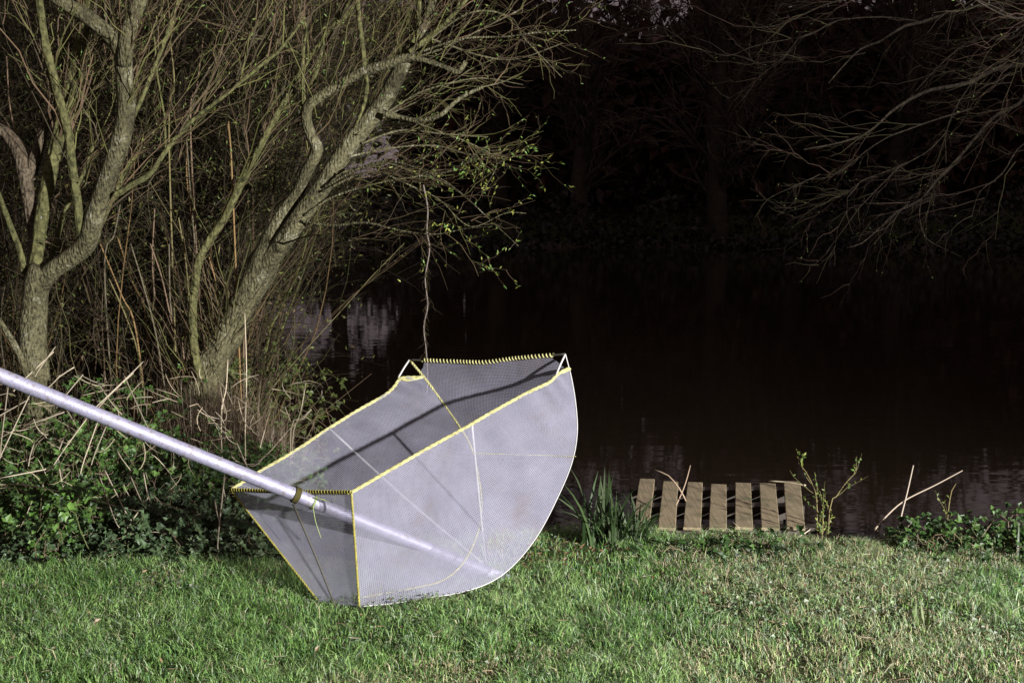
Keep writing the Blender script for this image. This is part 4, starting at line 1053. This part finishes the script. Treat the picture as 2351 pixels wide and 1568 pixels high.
for x0, y0, x1, y1, lab in ((523, 825, 508, 960, 'pale upright dry stem left of the thin tall stem'), (562, 720, 563, 1005, 'tall thin pale stem standing right of the leaning willow base'), (702, 880, 672, 1010, 'leaning pale stem just left of the net rim'), (715, 940, 668, 985, 'short pale stem beside the net rim')):
    a, b_ = P(x0, y0, 8.5), P(x1, y1, 8.3); e = np.array([b_[0], b_[1], float(ground(b_[0], b_[1])) - .02])
    stalk([a, (a + b_) / 2 + np.array([.01, 0, 0]), b_, e], .0034, .005, 'dry_stalk', lab, 'stalk', 'dry stems by the net rim')
stalk([P(715, 940, 8.2), P(665, 985, 8.2), P(612, 1044, 8.15), P(560, 1080, 8.2)], .004, .005, 'dry_stalk', 'arching dry stem touching the brambles near the net rim', 'stalk', 'dry stems by the net rim')
stalk([P(2210, 1080, 7.9), P(2150, 1112, 7.8), P(2075, 1150, 7.7), P(2030, 1190, 7.6), P(2008, 1216, 7.5)], .003, .006, 'dry_stalk', 'long bent bare stem leaning out over the water at right', 'stalk', None, (.30, .24, .18))
stalk([P(2097, 1068, 7.75), P(2083, 1130, 7.7), P(2068, 1190, 7.65), P(2064, 1225, 7.62)], .0035, .0055, 'dry_stalk', 'straight pale stick standing upright on the right bank', 'stalk', None, (.34, .28, .22))
stalk([P(1502, 1078, 8.1), P(1535, 1092, 8.05), P(1560, 1122, 8.0), P(1575, 1150, 8.0)], .003, .005, 'dry_twig', 'curved bare twig lying across the second pallet board', 'twig', None, (.30, .22, .15))
stalk([P(1585, 1068, 8.2), P(1578, 1095, 8.15), P(1568, 1125, 8.1), P(1552, 1160, 8.0)], .003, .005, 'dry_twig', 'upright forked twig between second and third pallet boards', 'twig', None, (.28, .20, .14))
stalk([P(1765, 1104, 8.75), P(1800, 1106, 8.7), P(1850, 1114, 8.6)], .005, .006, 'dry_twig', 'pale stick lying on the far ends of the last pallet boards', 'twig', None, (.34, .29, .20))
stalk([P(1760, 1215, 7.45), P(1725, 1240, 7.3), P(1700, 1262, 7.2)], .003, .004, 'dry_twig', 'dry straw lying on the grass before the pallet', 'twig', None, (.42, .36, .26))
stalk([P(1860, 1215, 7.42), P(1835, 1232, 7.38), P(1815, 1240, 7.34)], .003, .004, 'dry_twig', 'short dry straw in grass at the right end of the pallet', 'twig', None, (.42, .36, .26))

# broken straw and dead bits caught in the brambles and on the lawn
def litter(n, name, label, fx, colr, L, rad, seed, cat):
    r = np.random.default_rng(seed)
    p = fx(r, n); n = len(p)
    d = norm(np.stack([r.normal(0, 1, n), r.normal(0, .5, n), r.normal(0, .55 if cat == 'straw' else .06, n)], -1))
    l = r.uniform(*L, n)[:, None, None]; s_ = np.linspace(-.5, .5, 5)[None, :, None]
    pts = p[:, None] + d[:, None] * l * s_ + norm(r.normal(size=(n, 3)))[:, None] * l * (.18 if cat == 'straw' else .06) * s_ ** 2 * 4
    V, Fc = tubes(pts, r.uniform(*rad, n)[:, None] * np.array([.7, 1, 1, .9, .5])[None], 4)
    c = np.asarray(colr)[r.integers(0, len(colr), n)] * r.uniform(.6, 1.2, (n, 1))
    o = Geo().add(V, Fc, rep(c, 20)).build(name, M_STRAW, None, False, 'stuff'); tag(o, label, cat)
def in_brambles(r, n):
    x = r.uniform(0, 740, n); y = 1240 - 380 * r.random(n) ** .8
    return np.array([P(a, b_, 6.80 + max(0, 1270 - b_) / 380 * 1.45 + abs(.08 * r.normal())) for a, b_ in zip(x, y)])
def on_lawn(r, n):
    x = r.uniform(-3.2, 3.6, n); y = r.uniform(4.6, 7.1, n); return np.stack([x, y, ground(x, y) + r.uniform(.012, .035, n)], -1)
litter(170, 'straw_litter', 'broken pale straw caught all over the brambles', in_brambles, [[.42, .36, .26], [.30, .24, .17], [.36, .30, .2]], (.06, .22), (.0016, .0032), 88, 'straw')
litter(420, 'lawn_litter', 'short dead stems and twigs scattered over the lawn', on_lawn, [[.30, .22, .14], [.12, .085, .055], [.42, .37, .27]], (.02, .075), (.001, .002), 89, 'litter')

r = np.random.default_rng(91); n = 420
x = np.where(r.random(n) < .35, r.normal(.22, .3, n), r.uniform(-3.2, 3.6, n)); y = np.where(np.abs(x - .22) < .5, r.normal(7.05, .18, n), r.uniform(4.6, 7.2, n))
p = np.stack([x, y, ground(x, y) + r.uniform(.015, .04, n)], -1); az = r.uniform(0, 6.28, n)
l = r.uniform(.018, .045, n)
V, Fc = leaves(p, np.stack([np.cos(az), np.sin(az), r.normal(0, .25, n)], -1), norm(np.stack([r.normal(0, .4, n), r.normal(0, .4, n), np.ones(n)], -1)), l, l * .5, .3, -.2)
o = Geo().add(V, Fc, rep(np.array([[.17, .10, .05], [.11, .07, .04], [.25, .18, .10]])[r.integers(0, 3, n)] * r.uniform(.6, 1.2, (n, 1)), 5)).build('dead_leaves', M_LEAF, None, False, 'stuff'); tag(o, 'small brown dead leaves lying about on the lawn', 'leaves')

# ------------------------------------------------------------------ pallet
def build_pallet():
    t = thing('wooden_pallet', 'weathered wooden pallet laid flat as a step at the water edge', 'pallet')
    ztop = -.115
    def at_z(x, y, z):
        d = ray(x, y); s = (z - CAM_H) / d[2]; return np.array([0, 0, CAM_H]) + d * s
    far = [1486, 1540, 1596, 1650, 1706, 1762, 1818]; near = [1471, 1531, 1589, 1648, 1708, 1769, 1827]
    fy = [1100, 1104, 1106, 1110, 1108, 1108, 1104]
    r = np.random.default_rng(8)
    for xf, xn, yf in zip(far, near, fy):
        a = at_z(xf, yf, ztop); b_ = at_z(xn, 1207, ztop)
        b_ = b_ + (b_ - a) / np.linalg.norm(b_ - a) * .03
        ax = norm(b_ - a); sx = norm(np.cross(ax, np.array([0, 0, 1.0]))); up = np.cross(sx, ax)
        w = .0555 + r.uniform(-.004, .004); th = .018; zt = r.uniform(-.004, .004)
        n = 9
        V = []
        for i in range(n):
            u = i / (n - 1); c = a + (b_ - a) * u; wv = w + r.uniform(-.0015, .0015)
            jag = ax * 0
            for (s_, h_) in ((-1, -th), (1, -th), (1, -.003), (.93, 0), (-.93, 0), (-1, -.003)):
                V.append(c + sx * s_ * wv + up * (h_ + zt) + jag)
        k = 6; Fq = []
        for i in range(n - 1):
            for j in range(k): Fq.append([i * k + j, i * k + (j + 1) % k, (i + 1) * k + (j + 1) % k, (i + 1) * k + j])
        for e in (0, (n - 1) * k): Fq += [[e + 0, e + 1, e + 2, e + 5], [e + 5, e + 2, e + 3, e + 4]]
        Geo().add(np.array(V), np.array(Fq)).build('board', M_WOOD, t, False)
    L = at_z(1452, 1150, ztop)[0]; R = at_z(1850, 1150, ztop)[0]
    y0 = at_z(1600, 1206, ztop)[1]; y1 = at_z(1600, 1110, ztop)[1]
    for yb in (y0 + .02, (y0 + y1) / 2, y1 - .10):
        V, Fc = box(L + .03, R - .02, yb, yb + .09, ztop - .11, ztop - .021); Geo().add(V, Fc).build('bearer', M_WOOD_SHADED, t, False)
    for yb in (y0 + .02, (y0 + y1) / 2, y1 - .10):
        for xp in (L + .1, R - .1):
            V, Fc = box(xp - .04, xp + .04, yb + .01, yb + .08, -1.0, ztop - .112); Geo().add(V, Fc).build('post', M_WOOD_SHADED, t, False)
build_pallet()

# saplings at the right end of the pallet
def sapling(pts, seed, label, n_leaf, box_=.08):
    r = np.random.default_rng(seed)
    t = thing('sapling', label, 'sapling')
    W = np.array(pts); V, Fc = tube1(W, np.linspace(.004, .0016, len(W)), 6, .04); Geo().add(V, Fc, (.17, .14, .06)).build('stem', M_TWIG, t)
    par = resample([W], 8)
    a = twigs(r, par, 9, (.35, 1), (.06, .2), (.3, .9), (0, 0, .2), (.0015, .0025), .15, 6, .3)
    twig_part(t, [a], np.array([[.16, .14, .06]]), r)
    leaf_part(t, [a], n_leaf, r, (.014, .032), .5, (np.array([.16, .19, .04]), np.array([.10, .17, .04])), .2)
zz = lambda p: np.array([p[0], p[1], float(ground(p[0], p[1])) - .02])
sapling([zz(P(1880, 1215, 7.75)), P(1876, 1170, 7.8), P(1868, 1120, 7.85), P(1848, 1080, 7.9), P(1832, 1062, 7.95)], 301, 'thin leafy sapling rising past the right end of the pallet', 90)
sapling([zz(P(1900, 1210, 7.6)), P(1905, 1170, 7.62), P(1920, 1140, 7.65), P(1945, 1105, 7.7), P(1965, 1085, 7.75)], 302, 'yellowish sapling leaning right beside the pallet', 60)
sapling([zz(P(1885, 1215, 7.5)), P(1890, 1180, 7.52), P(1885, 1150, 7.55)], 303, 'short yellow-green seedling at the pallet corner', 60)
sapling([zz(P(2170, 1200, 7.7)), P(2180, 1150, 7.75), P(2195, 1110, 7.8)], 304, 'dark twiggy seedling on the right bank', 30)

# ------------------------------------------------------------------ far bank
def far_tree_meshes(seed):
    r = np.random.default_rng(seed)
    H = r.uniform(9, 13)
    tr = np.array([[0, 0, -.3], [r.uniform(-.2, .2), 0, 2], [r.uniform(-.4, .4), 0, 4.5], [r.uniform(-.7, .7), 0, H * .6], [r.uniform(-1, 1), 0, H * .85]])
    V, Fc = tube1(tr, [.42, .34, .26, .16, .06], 9, .6, True, .1, seed)
    m0 = mesh_from('trunk', V, Fc, np.full((len(V), 3), .1), True)
    par = resample([tr], 10)
    a = twigs(r, par, 26, (.18, 1), (2, 5), (.4, 1.1), (0, 0, .35), (.05, .12), .12, 7, .25)
    V, Fc = tubes(a[0], a[1], 5); m1 = mesh_from('branches', V, Fc, np.full((len(V), 3), .1), True)
    b = twigs(r, a[0], 260, (.1, 1), (.8, 2.6), (.3, 1.0), (0, 0, -.05), (.02, .035), .14, 6, .3)
    c = twigs(r, b[0], 900, (.1, 1), (.5, 1.6), (.3, 1.0), (0, 0, -.15), (.012, .02), .14, 5, .3)
    g = Geo()
    for p_, R_ in (b, c):
        V, Fc = tubes(p_, R_, 3); g.add(V, Fc, rep(np.array([[.085, .062, .045]]) * r.uniform(.6, 1.3, (len(p_), 1)), p_.shape[1] * 3))
    m2 = mesh_from('twigs', np.concatenate(g.V), np.concatenate(g.F), np.concatenate(g.C), False)
    for m_, mt in ((m0, M_BARK_FAR), (m1, M_BARK_FAR), (m2, M_TWIG)): m_.materials.append(mt)
    return m0, m1, m2
protos = [far_tree_meshes(s) for s in (401, 402, 403, 404)]
FT = [(-24, 52), (-18.5, 50), (-14.5, 55), (-10.2, 50.5), (-3.4, 53), (-.5, 51), (2.6, 48.5), (7.7, 48.3), (11.5, 53), (15, 50), (17.5, 54), (25.5, 50), (29, 53), (5.5, 56), (-2.8, 57), (20, 58), (-7.0, 51.5)]
for k, (x, y) in enumerate(FT):
    ms = protos[k % 4]
    lab = 'dark bare tree on the far bank across the pond'
    if (x, y) == (2.6, 48.5): lab = 'dark trunk standing near the water on the far bank, left of two'
    if (x, y) == (7.7, 48.3): lab = 'dark trunk standing near the water on the far bank, right of two'
    t = thing('far_tree', lab, 'tree', 'dark trees across the pond')
    t.location = (x, y, float(ground(x, y))); t.rotation_euler = (0, 0, k * 1.7); sc_ = .9 + .25 * ((k * 37) % 10) / 10; t.scale = (sc_, sc_, sc_)
    for nm, m_, kd in (('trunk', ms[0], None), ('branches', ms[1], 'stuff'), ('twigs', ms[2], 'stuff')):
        o = bpy.data.objects.new(nm, m_); COL.objects.link(o); o.parent = t
        if kd: o['kind'] = kd
def build_far_wood():
    r = np.random.default_rng(66); n = 130000
    x = r.uniform(-48, 48, n); y = r.uniform(52, 64, n)
    top = 9.6 + 5.0 * (vnoise(x + 100, 0 * x + 3, .22, 3) - .45) - 1.2 * np.exp(-((x - 21) / 4) ** 2) - 1.7 * np.exp(-((x - 6.5) / 3.5) ** 2)
    z0 = ground(x, y); u = r.random(n)
    z = z0 + top * np.where(r.random(n) < .9, .92 * u ** .8, 1.4 * u)
    gap = (np.abs(x + 8.6) < 3.3 + .6 * np.sin(z * 2.1 + x)) & (z > 1.6) & (z < 6.4 + np.sin(x * 3))
    z = np.where(gap & (r.random(n) < .93), z0 + 1.5 * u, z)
    k = r.random(n) < .24                                   # low growth along the water's edge
    y = np.where(k, 43.2 + 2.2 * np.sin(x * .11 + .6) + 1.1 * np.sin(x * .31) + r.uniform(0, 1, n) ** 1.4 * 7.5, y)
    z = np.where(k, np.maximum(ground(x, y), WATER_Z) + (.3 + 4.2 * np.clip(vnoise(x, y * 0 + 7, .5, 3) - .3, 0, 1)) * u ** 1.3, z)
    p = np.stack([x, y, z], -1)
    d = norm(r.normal(size=(n, 3))); nn = norm(r.normal(size=(n, 3)) + np.array([0, -.8, .2]))
    l = r.uniform(.35, .8, n) * np.where(k, .45, 1)
    V, Fc = leaves(p, d, nn, l, l * .6, .1, .1)
    c = np.array([[.075, .030, .015], [.046, .028, .012], [.09, .037, .020]])[r.integers(0, 3, n)] * r.uniform(.5, 1.3, (n, 1))
    c[k] = np.array([.022, .016, .010]) * r.uniform(.5, 1.3, (k.sum(), 1))
    o = Geo().add(V, Fc, rep(c, 5)).build('far_wood', M_LEAF, None, False, 'stuff'); tag(o, 'dark brown mass of woodland closing off the far side of the pond', 'woodland')
build_far_wood()
